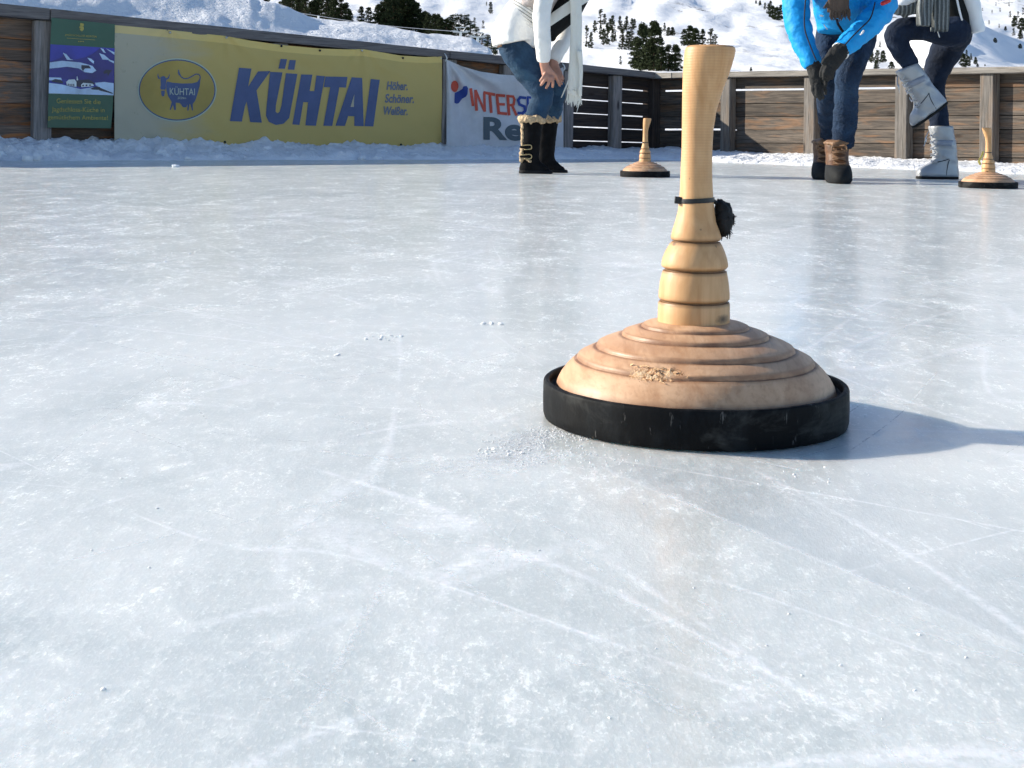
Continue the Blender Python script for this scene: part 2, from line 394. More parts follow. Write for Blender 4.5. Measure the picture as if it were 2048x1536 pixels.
M['chip'] = simple('splintered_wood', (.68, .42, .23), .8, .2, .35, 120, .9, 240, .004)
M['black_plastic'] = simple('black_plastic', (.012, .012, .013), .4, .4, .3, 60)
M['black_fluff'] = simple('black_frayed_rubber', (.010, .010, .011), .65, .3, .5, 120, .8, 150, .004)
M['yellow_ribbon'] = simple('yellow_ribbon', (.72, .55, .13), .6, .3, .2, 80)
def cloth_mat(name, color, var=.15, worn=None, rough=.85, bscale=140, bump=.3, bd=.003, scale=9, sheen=.0, stretch=(1, 1, 1)):
    m, t, b = mat_new(name, rough, color, .25); n = N(t); c = n.coord('Object', stretch)
    f = n.noise(c, scale, 6, .65)
    col = n.ramp(f, [(.3, tuple(x*(1-var) for x in color)), (.7, tuple(min(1, x*(1+var)) for x in color))])
    if worn: col = n.mix(n.ramp(n.noise(c, scale*.8, 4, .6, .6), [(.5, 0.), (.7, .7)]), col, worn)
    n.l(col, b.inputs['Base Color'])
    h = n.math('ADD', n.noise(c, bscale, 3, .6), n.math('MULTIPLY', n.noise(c, bscale*.12, 3, .5, 1.), 3.))
    n.l(n.bump(h, bump, bd), b.inputs['Normal'])
    if sheen: b.inputs['Sheen Weight'].default_value = sheen
    return m
M['jeans_w'] = cloth_mat('blue_denim', (.022, .055, .105), .4, (.06, .13, .20), scale=8, bump=.6, bd=.006)
M['jeans_m'] = cloth_mat('dark_denim', (.012, .028, .062), .45, (.030, .066, .13), scale=7, bump=.8, bd=.01)
M['jeans_n'] = cloth_mat('navy_denim', (.008, .015, .034), .4, (.025, .042, .08), scale=7, bump=.6, bd=.006)
M['sweater'] = cloth_mat('white_knit', (.90, .885, .85), .06, bscale=220, bump=.5)
M['vest'] = cloth_mat('greige_padded', (.46, .41, .39), .12, scale=14, bscale=60, bump=.8, bd=.01)
M['white_wool'] = cloth_mat('cream_wool', (.85, .84, .77), .08, bscale=260, bump=.8, stretch=(1, 1, .25), bd=.005)
M['jacket_blue'] = cloth_mat('blue_shell', (.008, .30, .72), .12, None, .6, 25, .6, .010, 6)
M['jacket_white'] = cloth_mat('white_shell', (.84, .86, .88), .05, None, .5, 20, .5, .01, 6)
M['black_top'] = cloth_mat('black_top', (.010, .012, .013), .3)
M['brown_wool'] = cloth_mat('brown_wool', (.085, .062, .050), .35, (.20, .13, .09), bscale=150, bump=.9, stretch=(1, 1, .3))
M['glove'] = cloth_mat('charcoal_knit', (.028, .028, .028), .35, bscale=240, bump=.9, bd=.004)
M['silver'] = simple('silver_nylon', (.40, .412, .43), .42, .45, .10, 12, .5, 26, .008, metal=.35)
M['silver_dark'] = simple('grey_band', (.30, .33, .40), .45, .5, .12, 25)
M['suede'] = simple('black_suede', (.007, .007, .008), .9, .15, .4, 30, .3, 200, .002)
M['fur'] = simple('tan_fur', (.56, .42, .27), .9, .15, .35, 60, 1., 90, .012)
M['leather'] = simple('brown_leather', (.115, .055, .027), .55, .4, .45, 22, .5, 60, .005)
M['leather_tan'] = simple('tan_leather', (.21, .115, .06), .55, .4, .35, 30, .5, 80, .004)  # lighter tan leather of laces, tongues and belt label
M['boot_rubber'] = simple('boot_rubber', (.013, .014, .015), .75, .2, .3, 20, .3, 60, .003)
M['metal'] = simple('steel', (.55, .56, .58), .35, .5, .1, 50, metal=.9)
M['brass'] = simple('brass', (.55, .42, .22), .4, .5, .1, 50, metal=.7)
M['skin'] = simple('skin', (.50, .25, .175), .5, .4, .15, 30, .3, 200, .001)
M['hair'] = simple('brown_hair', (.07, .04, .025), .6, .4, .3, 60)
M['dark'] = simple('dark_stitching', (.02, .022, .03), .7, .2, .2)
M['white_mark'] = simple('white_print', (.8, .8, .8), .6, .3, .04)
M['red_mark'] = simple('red_patch', (.5, .03, .03), .6, .3, .3, 90)
def grey_knit():
    m, t, b = mat_new('grey_rib_knit', .9, spec=.2); n = N(t)
    c = n.coord('Object'); s = n.sep(c)
    rib = n.math('SINE', n.math('MULTIPLY', n.math('ADD', s[0], n.math('MULTIPLY', n.noise(c, 6, 2), .02)), 2*math.pi/.022))
    f = n.noise(c, 170, 3, .7)
    col = n.mix(n.ramp(n.math('ADD', n.math('MULTIPLY', rib, .3), f), [(.35, 0.), (.8, 1.)]), (.10, .11, .112), (.30, .32, .32))
    n.l(col, b.inputs['Base Color']); n.l(n.bump(n.math('ADD', n.math('MULTIPLY', rib, .8), f), 1., .006), b.inputs['Normal'])
    return m
M['grey_knit'] = grey_knit()
def needles(name, base, snowy=0.):
    m, t, b = mat_new(name, .8, spec=.15); n = N(t); c = n.coord('Object')
    g = n.n('NewGeometry'); oi = n.n('ObjectInfo')
    f = n.noise(c, 9, 3, .6)
    col = n.mix(n.ramp(f, [(.3, 0.), (.7, 1.)]), tuple(x*.5 for x in base), tuple(x*1.5 for x in base))
    col = n.mix(1., col, n.ramp(g.outputs['Random Per Island'], [(0., .55), (1., 1.5)]), 'MULTIPLY')
    n.l(col, b.inputs['Base Color'])
    return m
M['needles'] = needles('pine_needles', (.030, .040, .016))
M['bark'] = simple('bark', (.10, .07, .05), .9, .1, .3, 10)
M['clump_snow'] = simple('snow_on_branches', (.86, .88, .91), .8, .2, .05, 5)

# ------------------------------------------------------------------ fence geometry (plan positions)
FL, FC, FR = P(0, 10, 9.6), P(1312, 147, 13.0), P(1990, 135, 10.1)
def plan(v): return Vector((v.x, v.y, 0))
class FenceLine:
    def __init__(s, A, B, cap, zb):      # cap: (zA, zB) rail thickness; zb: plank bottoms
        s.A, s.B = A, B; s.d = plan(B)-plan(A); s.L = s.d.length; s.d.normalize()
        s.n = Vector((s.d.y, -s.d.x, 0));
        if s.n.dot(-plan(A)) < 0: s.n = -s.n      # towards the rink
        s.cap, s.zb = cap, zb
    def ztop(s, a): return lerp(s.A.z, s.B.z, a/s.L)
    def zcap(s, a): return s.ztop(a)-lerp(s.cap[0], s.cap[1], a/s.L)
    def zbot(s, a): return lerp(s.zb[0], s.zb[1], a/s.L)
    def at(s, a, z, off=0.): return plan(s.A)+s.d*a+s.n*off+Vector((0, 0, z))
    def hit(s, px, py, off=0.):
        u, v = uv_of(px, py); o = plan(s.A)+s.n*off
        ray = Vector((u, 1, 0)); dd = (o.dot(s.n))/(ray.dot(s.n))
        p = Vector((u*dd, dd, H-v*dd)); return p
    def along(s, px, py=200, off=0.): return (plan(s.hit(px, py, off))-plan(s.A)).dot(s.d)
LF = FenceLine(FL, FC, (.083, .058), (-.07, -.12))
RF = FenceLine(FC, FR, (.052, .046), (-.12, -.03))

def slab(bm, L, a0, a1, f0, f1, off0, off1, uvl, R=None, mi=0, wob=0.):
    """board between along a0..a1, z given by functions f0 (bottom) f1 (top)"""
    segs = max(1, int((a1-a0)/.25)); secs = []
    for i in range(segs+1):
        a = lerp(a0, a1, i/segs); w0 = wob*nz(a*3.1, f1(a)*7., 1.5); w1 = wob*nz(a*3.1, f1(a)*7., 9.5)
        secs.append([bm.verts.new(L.at(a, z, o)) for z, o in ((f0(a)+w0, off0), (f1(a)+w1, off0), (f1(a)+w1, off1), (f0(a)+w0, off1))])
    fs = []
    for p, q in zip(secs, secs[1:]):
        for k in range(4): fs.append(bm.faces.new((p[k], p[(k+1) % 4], q[(k+1) % 4], q[k])))
    fs.append(bm.faces.new(secs[0][::-1])); fs.append(bm.faces.new(secs[-1]))
    for f in fs:
        f.material_index = mi
        for lp in f.loops:
            v = lp.vert.co; d = plan(v)-plan(L.A); lp[uvl].uv = (d.dot(L.d), v.z+d.dot(L.n)*.7)
def post_piece(bm, L, a, w, off0, off1, z0, z1, uvl):
    vs = []
    for z in (z0, z1):
        for da, o in ((-w/2, off0), (w/2, off0), (w/2, off1), (-w/2, off1)): vs.append(bm.verts.new(L.at(a+da, z, o)))
    for f in ((3,2,1,0),(4,5,6,7),(0,1,5,4),(1,2,6,5),(2,3,7,6),(3,0,4,7)):
        fc = bm.faces.new([vs[i] for i in f])
        for lp in fc.loops:
            v = lp.vert.co; d = plan(v)-plan(L.A); lp[uvl].uv = (v.z, d.dot(L.d)+d.dot(L.n)*.7)
    bmesh.ops.bevel(bm, geom=[e for e in bm.edges if e.verts[0] in vs and e.verts[1] in vs], offset=.006, segments=1, affect='EDGES')
NP = 7
def build_fence(L, name, label, posts, a_lo, a_hi, mat_of, rail_mat, gaps, post_w, post_mat='post'):
    root = empty(name, L.at(max(0, a_lo), 0)); tag(root, label, 'fence')
    edges = [a_lo]+[p for p in posts if a_lo < p < a_hi]+[a_hi]
    for bi, (a0, a1) in enumerate(zip(edges, edges[1:])):
        bm = bmesh.new(); uvl = bm.loops.layers.uv.new('UVMap')
        for k in range(NP):
            g = gaps(bi, k)
            f0 = lambda a, k=k: lerp(L.zcap(a), L.zbot(a), (k+1)/NP)+g
            f1 = lambda a, k=k: lerp(L.zcap(a), L.zbot(a), k/NP)+(.004 if k == 0 else 0.)
            jit = .004*nz(k*3.3, bi*7.7)
            slab(bm, L, a0+.004, a1-.004, f0, f1, -.012+jit, .012+jit, uvl, wob=.0012)
            if g < .006 and k < NP-1: slab(bm, L, a0+.004, a1-.004, lambda a, k=k: lerp(L.zcap(a), L.zbot(a), (k+1)/NP)-.02, lambda a, k=k: lerp(L.zcap(a), L.zbot(a), (k+1)/NP)+.03, -.060, -.048, uvl, wob=0.)  # added backing strip blocks the bright snow behind, so the seam stays dark
        mk('plank_panel', bm, mat_of(bi), root)
    for p in posts:
        if not a_lo <= p <= a_hi: continue
        bm = bmesh.new(); uvl = bm.loops.layers.uv.new('UVMap')
        post_piece(bm, L, p, post_w(p), .017, .10, -.2, L.zcap(p)-.002, uvl)
        mk('post', bm, M[post_mat], root)
    # top rail in lengths
    cuts = [a_lo]+[a for a in rail_cuts[name] if a_lo < a < a_hi]+[a_hi]
    for c0, c1 in zip(cuts, cuts[1:]):
        bm = bmesh.new(); uvl = bm.loops.layers.uv.new('UVMap')
        slab(bm, L, c0+.003, c1-.003, L.zcap, L.ztop, -.05, .13, uvl, wob=.003)
        bmesh.ops.bevel(bm, geom=bm.edges[:], offset=.004, segments=1, affect='EDGES')
        mk('top_rail', bm, rail_mat, root)
    return root
lposts = [LF.along(x) for x in (78, 333, 550, 720, 890, 1004, 1222)]+[LF.along(1125)]
lposts = sorted(lposts+[LF.along(-260)])
rposts = [RF.along(x) for x in (1466, 1634, 1818, 1989)]+[RF.L*1.30, RF.L*1.62]
rail_cuts = {'wooden_fence': [LF.along(90, 10), LF.along(884, 100)], 'wooden_fence_b': [.35, RF.L*.62]}
EXT = 2.2
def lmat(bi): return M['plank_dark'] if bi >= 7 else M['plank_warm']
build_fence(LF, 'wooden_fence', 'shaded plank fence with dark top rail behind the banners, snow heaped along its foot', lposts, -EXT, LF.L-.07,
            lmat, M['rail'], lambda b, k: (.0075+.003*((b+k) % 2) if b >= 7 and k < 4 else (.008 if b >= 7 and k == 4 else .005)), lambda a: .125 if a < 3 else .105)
rail_cuts['wooden_fence.001'] = rail_cuts['wooden_fence_b']
def _right():
    rail_cuts['wooden_fence'] = rail_cuts['wooden_fence_b']
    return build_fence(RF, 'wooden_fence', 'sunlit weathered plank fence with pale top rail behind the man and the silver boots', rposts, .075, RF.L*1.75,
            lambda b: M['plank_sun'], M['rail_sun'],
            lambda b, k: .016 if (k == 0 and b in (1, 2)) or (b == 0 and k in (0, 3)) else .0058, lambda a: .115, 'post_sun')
rf = _right()
# corner post
bm = bmesh.new(); uvl = bm.loops.layers.uv.new('UVMap')
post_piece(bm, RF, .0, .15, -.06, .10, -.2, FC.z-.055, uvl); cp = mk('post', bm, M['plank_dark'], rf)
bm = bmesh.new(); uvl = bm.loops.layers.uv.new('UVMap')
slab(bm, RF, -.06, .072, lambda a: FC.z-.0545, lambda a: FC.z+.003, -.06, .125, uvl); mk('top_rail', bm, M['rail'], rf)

# ------------------------------------------------------------------ ground: ice, snow banks, mountains
bm = bmesh.new()
bmesh.ops.create_grid(bm, x_segments=2, y_segments=2, size=1, matrix=Matrix.Translation((0, 8, 0)) @ Matrix.Diagonal((26, 10.5, 1, 1)))
tag(mk('ice_rink', bm, M['ice']), kind='structure')

def bank(L, a0, a1, width, height, name, seed, na, nb=34):
    bm = bmesh.new(); rows = []
    for i in range(na+1):
        a = lerp(a0, a1, i/na); W = width(a); Hh = height(a); r = []
        for j in range(nb+1):
            s = j/nb; o = lerp(-.10, W+.18*nz(a*2.1, seed, 3), s)
            p = L.at(a, 0, o)
            prof = (1-sstep(.12, 1., s))**1.1
            lump = .5*nz(p.x*2.2, p.y*2.2, seed)+.38*nz(p.x*6, p.y*6, seed+3)+.38*abs(nz(p.x*13, p.y*13, seed+6))+.22*nz(p.x*28, p.y*28, seed+9)+.1*nz(p.x*60, p.y*60, seed)
            edge = sstep(1., .86, s)
            z = (Hh*prof+(.5*Hh+.022)*lump*1.15+.016)*edge-.02*(1-edge)
            r.append(bm.verts.new(p+Vector((0, 0, z))))
        rows.append(r)
    for p, q in zip(rows, rows[1:]):
        for j in range(nb): bm.faces.new((p[j], q[j], q[j+1], p[j+1]))
    # broken chunks
    rnd = random.Random(seed)
    for k in range(int((a1-a0)*26)):
        a = rnd.uniform(a0, a1); s = rnd.random()**1.3; W = width(a); o = .04+s*W*.95
        r = rnd.uniform(.008, .034)*(1.35 if height(a) > .08 else .7); p = L.at(a, max(0, height(a)*(1-s)**1.4)+r*.3, o)
        m = Matrix.Translation(p) @ Matrix.Rotation(rnd.uniform(0, 6), 4, 'Z') @ Matrix.Rotation(rnd.uniform(-.6, .6), 4, 'X') @ Matrix.Diagonal((r*rnd.uniform(.8, 1.6), r*rnd.uniform(.7, 1.2), r*rnd.uniform(.5, .9), 1))
        vs = bmesh.ops.create_icosphere(bm, subdivisions=2, radius=1, matrix=m)['verts']
        for v in vs: v.co += (v.co-p)*.45*nz(v.co.x*40, v.co.y*40, v.co.z*40+k)
    bmesh.ops.recalc_face_normals(bm, faces=bm.faces)
    o = mk(name, bm, M['snow'], None, True); tag(o, kind='stuff'); return o
o = bank(LF, -2.0, LF.L+.05, lambda a: lerp(.75, 1.15, a/LF.L), lambda a: lerp(.125, .04, max(0, a)/LF.L), 'snow_bank', 11, 620)
tag(o, 'rough shaded snow heaped along the foot of the banner fence', 'snow')
o = bank(RF, -.1, RF.L*1.7, lambda a: 1.15, lambda a: lerp(.055, .022, a/RF.L), 'snow_bank', 23, 420)
tag(o, 'sunlit trampled snow along the foot of the right fence', 'snow')

# ploughed snow behind the left fence
prof = [(-300, -120), (150, -60), (340, -16), (470, -3), (505, 1), (520, 9), (555, 12), (582, 20), (623, 40), (664, 47), (760, 55), (830, 65), (900, 78), (950, 87), (965, 95), (985, 103), (1010, 120), (1080, 128), (1320, 165)]
bm = bmesh.new(); rows = []
na, nb = 520, 36
for i in range(na+1):
    px = lerp(-300, 1320, i/na); a = LF.along(px, 60, -.1); CR_ = 1.5
    p = LF.at(a, 0, -CR_); u, v = uv_of(px, interp(prof, px)); zt = H-v*(LF.hit(px, 60, -CR_).y); zc = LF.zcap(a)+.05
    dk = sstep(985, 1045, px); zc = lerp(zc, -.15, dk); zt = lerp(zt, -.1, dk)
    a = LF.along(px, 60, -CR_) ; a_front = LF.along(px, 60, 0.)
    r = []
    for j in range(nb+1):
        s = j/nb; off = lerp(-.052, -5.0, s**1.5)
        k = -(off+.052)
        up = sstep(-.55, CR_, k) if k > 0 else 0.
        up = (up-sstep(-.55, CR_, 0.))/(1-sstep(-.55, CR_, 0.))
        z = lerp(min(zc, zt-.01), zt, max(0., up))
        if k > CR_: z = lerp(zt, zt-.8, sstep(CR_, 5., k))
        q = LF.at(lerp(a_front, a, min(1.6, k/CR_)), z, off)
        am = .040*sstep(.0, .15, k)
        q.z += am*(nz(q.x*1.6, q.y*1.6, 4)*1.2+nz(q.x*4, q.y*4, 6)*.45+nz(q.x*14, q.y*14, 8)*.14)+.02*sstep(0, .1, k)
        r.append(bm.verts.new(q))
    r.insert(0, bm.verts.new(LF.at(a_front, min(zc, zt)-.6, -.055)))
    rows.append(r)
for p, q in zip(rows, rows[1:]):
    for j in range(len(p)-1): bm.faces.new((p[j], p[j+1], q[j+1], q[j]))
bmesh.ops.recalc_face_normals(bm, faces=bm.faces)
tag(mk('ploughed_snow', bm, M['snow'], None, True), 'ploughed snow ridge lying against the back of the banner fence', 'snow', kind='stuff')

# terrain: a(Y) = tangent of elevation seen from the rink
ATAB = [(10, -.045), (14, -.012), (30, .006), (100, .026), (200, .036), (277, .0415), (420, .052), (600, .068), (900, .098), (1300, .15), (2200, .25), (3800, .36)]
def terr(u, Y):
    a = interp(ATAB, Y)
    px = CX+u*F
    f = sstep(120, 400, Y)
    if u > .27:
        yl = 60+(px-1960)*.46; tgt = (HY+ROLL*(px-CX)-yl)/F
        base = interp(ATAB, 440); k = math.exp(-((Y-430)/130)**2)
        a += max(-.01, min(.05, tgt-base))*k*sstep(.27, .31, u)
    X = u*Y
    n1 = nz(X*.004+3, Y*.002, 1)+.5*nz(X*.011, Y*.006, 5)+.3*nz(X*.03, Y*.015, 8)+.16*nz(X*.07, Y*.04, 3)
    a += .008*n1*f + .004*nz(u*40, math.log(Y)*9, 2)*f + .0016*nz(u*110, math.log(Y)*24, 6)*f
    # left part: tree-covered shoulder, slightly higher
    a += .010*sstep(-.02, -.12, u)*math.exp(-((Y-500)/260)**2)
    return H+a*Y
Ys = [10*(3800/10)**(i/190) for i in range(191)]
us = [-.95+1.9*i/380 for i in range(381)]
bm = bmesh.new(); rows = [[bm.verts.new((u*Y, Y, terr(u, Y))) for u in us] for Y in Ys]
# drop the sheet under the rink and its fences
inside = lambda X, Y: (LF.n.dot(Vector((X, Y, 0))-plan(LF.A)) > -.9) or False
for r in rows:
    for v in r:
        X, Y = v.co.x, v.co.y
        if Y < 26:
            dl = LF.n.dot(Vector((X, Y, 0))-plan(LF.A)); dr = RF.n.dot(Vector((X, Y, 0))-plan(RF.A))
            if dl > -.5 and dr > -.5: v.co.z = -.25
            elif dl > -.5 or dr > -.5:
                v.co.z = min(v.co.z, .16)
for p, q in zip(rows, rows[1:]):
    for j in range(len(p)-1): bm.faces.new((p[j], p[j+1], q[j+1], q[j]))
tag(mk('snowy_mountainside', bm, M['mountain'], None, True), kind='structure')

# ------------------------------------------------------------------ trees
def tree_meshes(seed, kind):
    rnd = random.Random(seed); bm = bmesh.new()
    # trunk
    tube(bm, [(Vector((0, 0, -.03)), .02), (Vector((.004, 0, .4)), .014), (Vector((0, .003, .97)), .003)], n=6)
    nlimb = 26
    for k in range(nlimb):
        z = .08+.85*k/nlimb; a = rnd.uniform(0, 6.28); r = .14*(1-z)+.03
        tube(bm, [(Vector((0, 0, z)), .005), (Vector((math.cos(a)*r, math.sin(a)*r, z+.01)), .002)], n=4, sub=1)
    trunk = bpy.data.meshes.new('trunk'); bm.to_mesh(trunk); bm.free()
    bm = bmesh.new(); bs = bmesh.new()
    def clump(c, r, nl, tgt, flat=.6):
        for q in range(nl):
            d = Vector((rnd.gauss(0, 1), rnd.gauss(0, 1), rnd.gauss(0, 1)*flat)); d = d.normalized()*r*rnd.random()**.4
            p = c+d; s = r*rnd.uniform(.34, .7)
            n = Vector((rnd.gauss(0, 1), rnd.gauss(0, 1), rnd.gauss(0, 1)+.3)).normalized(); x = n.orthogonal().normalized(); y = n.cross(x)
            ang = rnd.uniform(0, 6.28); x, y = x*math.cos(ang)+y*math.sin(ang), y*math.cos(ang)-x*math.sin(ang)
            tgt.faces.new([tgt.verts.new(p+x*s*a+y*s*b) for a, b in ((-.5, -.3), (.6, -.12), (.15, .55))])
    W = {'cone': .17, 'broad': .27, 'column': .17, 'ragged': .18}[kind]
    lobes = []
    nl = {'cone': 75, 'broad': 120, 'column': 90, 'ragged': 46}[kind]
    for k in range(nl):
        z = rnd.uniform(.05, .97)
        if kind == 'cone': w = W*(1-z)**.8*(.8+.35*rnd.random())
        elif kind == 'broad': w = W*(math.sin(min(1, (1-z)*1.15+.05)*math.pi/2))*(.75+.3*nz(z*4, seed))*1.0
        elif kind == 'column': w = W*min(1, (1-z)*1.9+.06)**.9*(.75+.45*nz(z*6, seed+4))
        else: w = W*(1-z*.75)*(.6+.8*max(0, nz(z*9, seed)+.4))
        a = rnd.uniform(0, 6.28); rr = w*rnd.random()**.45
        c = Vector((math.cos(a)*rr, math.sin(a)*rr, z-.04*rr/W)); cr = rnd.uniform(.032, .062)*(1.2 if kind == 'broad' else .95)
        lobes.append((c, cr)); clump(c, cr, 58, bm)
    for c, cr in lobes:
        if rnd.random() < .55: clump(c+Vector((0, 0, cr*.45)), cr*.75, 14, bs, .25)
    crown = bpy.data.meshes.new('crown'); bm.to_mesh(crown); bm.free()
    sn = bpy.data.meshes.new('snow_load'); bs.to_mesh(sn); bs.free()
    trunk.materials.append(M['bark']); crown.materials.append(M['needles']); sn.materials.append(M['clump_snow'])
    return trunk, crown, sn
PROTO = {k: [tree_meshes(s+i*31, k) for i, s in enumerate((3, 8, 15))] for k in ('cone', 'broad', 'column', 'ragged')}
def place_on_terrain(px, py):
    u, v = uv_of(px, py); Y = 60.
    while Y < 3700:
        if terr(u, Y) >= H-v*Y: break
        Y *= 1.012
    return u, Y
def add_tree(px, base, hpx, kind, label, group, snow=False, wide=1., cat='tree', fixY=None):
    u, Y = place_on_terrain(px, base)
    if fixY: Y = fixY
    z = terr(u, Y); top = H-uv_of(px, base-hpx)[1]*Y; h = max(hpx/F*Y*.8, top-z)
    rnd = random.Random(int(px*13+base*7)); tr, cr, sn = rnd.choice(PROTO[kind])
    e = empty('pine_tree', (u*Y, Y, z-.01*h)); e.scale = (h*wide*1.45, h*wide*1.45, h); e.rotation_euler = (0, 0, rnd.uniform(0, 6.28))
    for nm, me in (('trunk', tr), ('crown', cr)) + ((('snow_load', sn),) if snow else ()):
        o = bpy.data.objects.new(nm, me); COL.objects.link(o); o.parent = e
        if nm == 'snow_load': o['kind'] = 'stuff'
    return tag(e, label, cat, group)
ORD = ['first', 'second', 'third', 'fourth', 'fifth', 'sixth', 'seventh', 'eighth', 'ninth', 'tenth', 'eleventh', 'twelfth', 'thirteenth', 'fourteenth', 'fifteenth', 'sixteenth', 'seventeenth', 'eighteenth', 'nineteenth', 'twentieth']+['twenty-'+s for s in ('first', 'second', 'third', 'fourth', 'fifth', 'sixth', 'seventh', 'eighth', 'ninth')]+['thirtieth', 'thirty-first', 'thirty-second']
def cluster(lst, what, where, group, snow=False):
    lst = sorted(lst)
    for i, it in enumerate(lst):
        px, b, h, kind = it[:4]; wide = it[4] if len(it) > 4 else 1.
        size = 'tall' if h > 45 else ('small' if h < 18 else 'mid-sized')
        lab = f"{size} {what}, {ORD[i]} from the left {where}"
        if i == len(lst)-1: lab = f"{size} {what}, rightmost {where}"
        add_tree(px, b, h, kind, lab, group, snow, wide)
cluster([(1173,96,48,'ragged',.6),(1182,97,34,'column',.8),(1190,65,26,'column'),(1201,52,36,'ragged'),(1209,50,24,'column'),(1201,80,31,'column',.7),(1214,90,46,'column',.7),(1220,62,26,'column'),
         (1225,66,36,'cone'),(1207,92,36,'column',.8),(1225,86,26,'column'),(1240,62,31,'cone'),(1247,64,14,'cone'),(1253,60,29,'cone',1.1),(1264,60,24,'column',1.2),(1269,58,21,'column'),(1281,62,13,'broad',1.3),
         (1230,84,21,'cone'),(1244,100,43,'cone',.9),(1257,100,41,'column'),(1263,92,34,'ragged')],
        'dark pine', 'on the open slope above the corner', 'pines scattered on the white slope')
add_tree(1241, 131, 21, 'ragged', 'tiny pale sapling alone on the snow just above the fence corner rail', None, False, .9)
cluster([(1286,140,96,'broad',.8),(1308,142,100,'broad',.75),(1272,138,66,'column',1.2),(1298,142,62,'broad'),(1322,143,50,'broad'),(1337,143,56,'cone',1.3),(1351,143,54,'broad',.9)],
        'bushy dark green pine', 'in the corner clump', 'big pine clump behind the fence corner')
cluster([(1368,95,38,'column',1.1),(1380,93,42,'broad'),(1391,94,38,'broad'),(1405,93,36,'column'),(1421,96,42,'ragged',1.1),(1431,96,30,'ragged'),(1329,63,18,'cone'),(1337,72,18,'broad'),(1345,72,18,'broad',1.2)],
        'olive green pine', 'above the handle top', 'pines on the knoll above the handle')
cluster([(1441,143,15,'broad',1.4),(1451,143,9,'broad',1.5),(1502,143,9,'broad',1.2)], 'dark dwarf pine', 'at the sunlit rail', 'dwarf pines at the sunlit rail')
cluster([(1512,10,9,'broad'),(1520,14,13,'broad'),(1530,22,18,'column'),(1537,30,24,'column'),(1545,39,28,'broad'),(1554,41,28,'broad'),(1562,41,34,'column'),(1541,20,20,'column')],
        'dark pine', 'beside the blue left sleeve', 'pines beside the blue sleeve')
cluster([(1760,96,14,'cone'),(1743,126,24,'broad'),(1755,128,30,'column'),(1766,125,24,'broad'),(1753,140,20,'broad'),(1783,140,18,'broad',1.3),(1790,112,26,'ragged'),(1798,128,18,'broad')],
        'dark pine', 'between man and raised boot', 'pines between the man and the raised boot')
cluster([(1908,128,19,'column'),(1926,135,30,'broad',.9),(1914,112,15,'column'),(1922,110,13,'broad'),(1933,114,15,'column'),(1942,120,14,'cone'),(1951,129,15,'broad'),(1955,136,8,'broad',1.4),(1970,135,5,'broad',1.4),(1936,134,22,'broad'),(1918,105,9,'broad'),(1904,106,8,'broad')],
        'dark pine', 'right of the standing leg', 'pines at the foot of the bare slope')
cluster([(1990,86,11,'broad',1.3),(2040,98,11,'broad',1.4),(2030,54,24,'broad'),(2043,62,28,'broad'),(2027,72,18,'ragged'),(2041,80,20,'broad'),(2036,38,16,'ragged'),(2046,30,16,'ragged'),(2020,36,15,'ragged'),(1998,58,11,'ragged'),
         (1978,50,10,'ragged'),(2000,24,9,'ragged'),(2011,62,10,'broad'),(1984,28,9,'ragged'),(1965,24,8,'ragged'),(1992,12,8,'ragged'),(2018,14,10,'ragged')],
        'dark pine', 'on the far slope at the right edge', 'pines on the far right slope')
cluster([(533,14,26,'broad',1.),(551,14,5,'broad'),(570,26,50,'broad',.9),(584,32,52,'column',1.3),(598,36,46,'broad',.9),(611,40,52,'column',1.3),(624,42,42,'broad'),(638,44,50,'broad',.85),(652,46,58,'column',1.2),(668,48,58,'broad',.85),(682,50,60,'cone',1.4),(699,53,33,'broad')],
        'dense dark pine', 'behind the snow ridge', 'dark pines behind the snow ridge')
cluster([(722,54,44,'column',1.1),(737,55,44,'column'),(757,60,52,'broad'),(771,60,74,'broad',.8),(786,62,80,'broad',.8),(801,64,74,'broad',.85),(816,66,80,'column',1.2),(831,68,66,'broad',.85),(846,72,50,'broad'),(857,75,50,'broad',.9),(869,79,54,'broad',.9),(881,83,48,'broad',.9),(893,85,52,'column',1.2)],
        'dense dark pine', 'of the grove above the slogan', 'dark grove above the yellow banner')
cluster([(905,88,64,'ragged',1.1),(917,92,66,'ragged',1.1),(929,94,70,'ragged',1.1),(940,96,60,'ragged',1.2),(952,100,48,'ragged',1.2),(964,104,40,'ragged',1.3),(975,108,40,'ragged',1.3),(987,110,32,'broad'),(981,30,28,'column',.9),(973,14,10,'column'),(966,60,20,'ragged'),(949,52,18,'ragged')],
        'snow-laden loose pine', 'left of the white sweater', 'snow-laden pines left of the sweater', True)
# second row filling the dark masses
cluster([(577,20,44,'broad'),(604,28,46,'broad'),(630,32,44,'broad'),(660,36,48,'broad'),(691,44,40,'broad')], 'half-hidden pine', 'in the second row behind the ridge', 'second row of pines behind the ridge')
cluster([(778,50,60,'broad'),(793,52,66,'broad'),(809,54,66,'broad'),(824,56,60,'broad'),(850,64,44,'broad'),(875,70,44,'broad'),(899,78,44,'broad')], 'half-hidden dark pine', 'in the second row of the grove', 'second row of the grove')

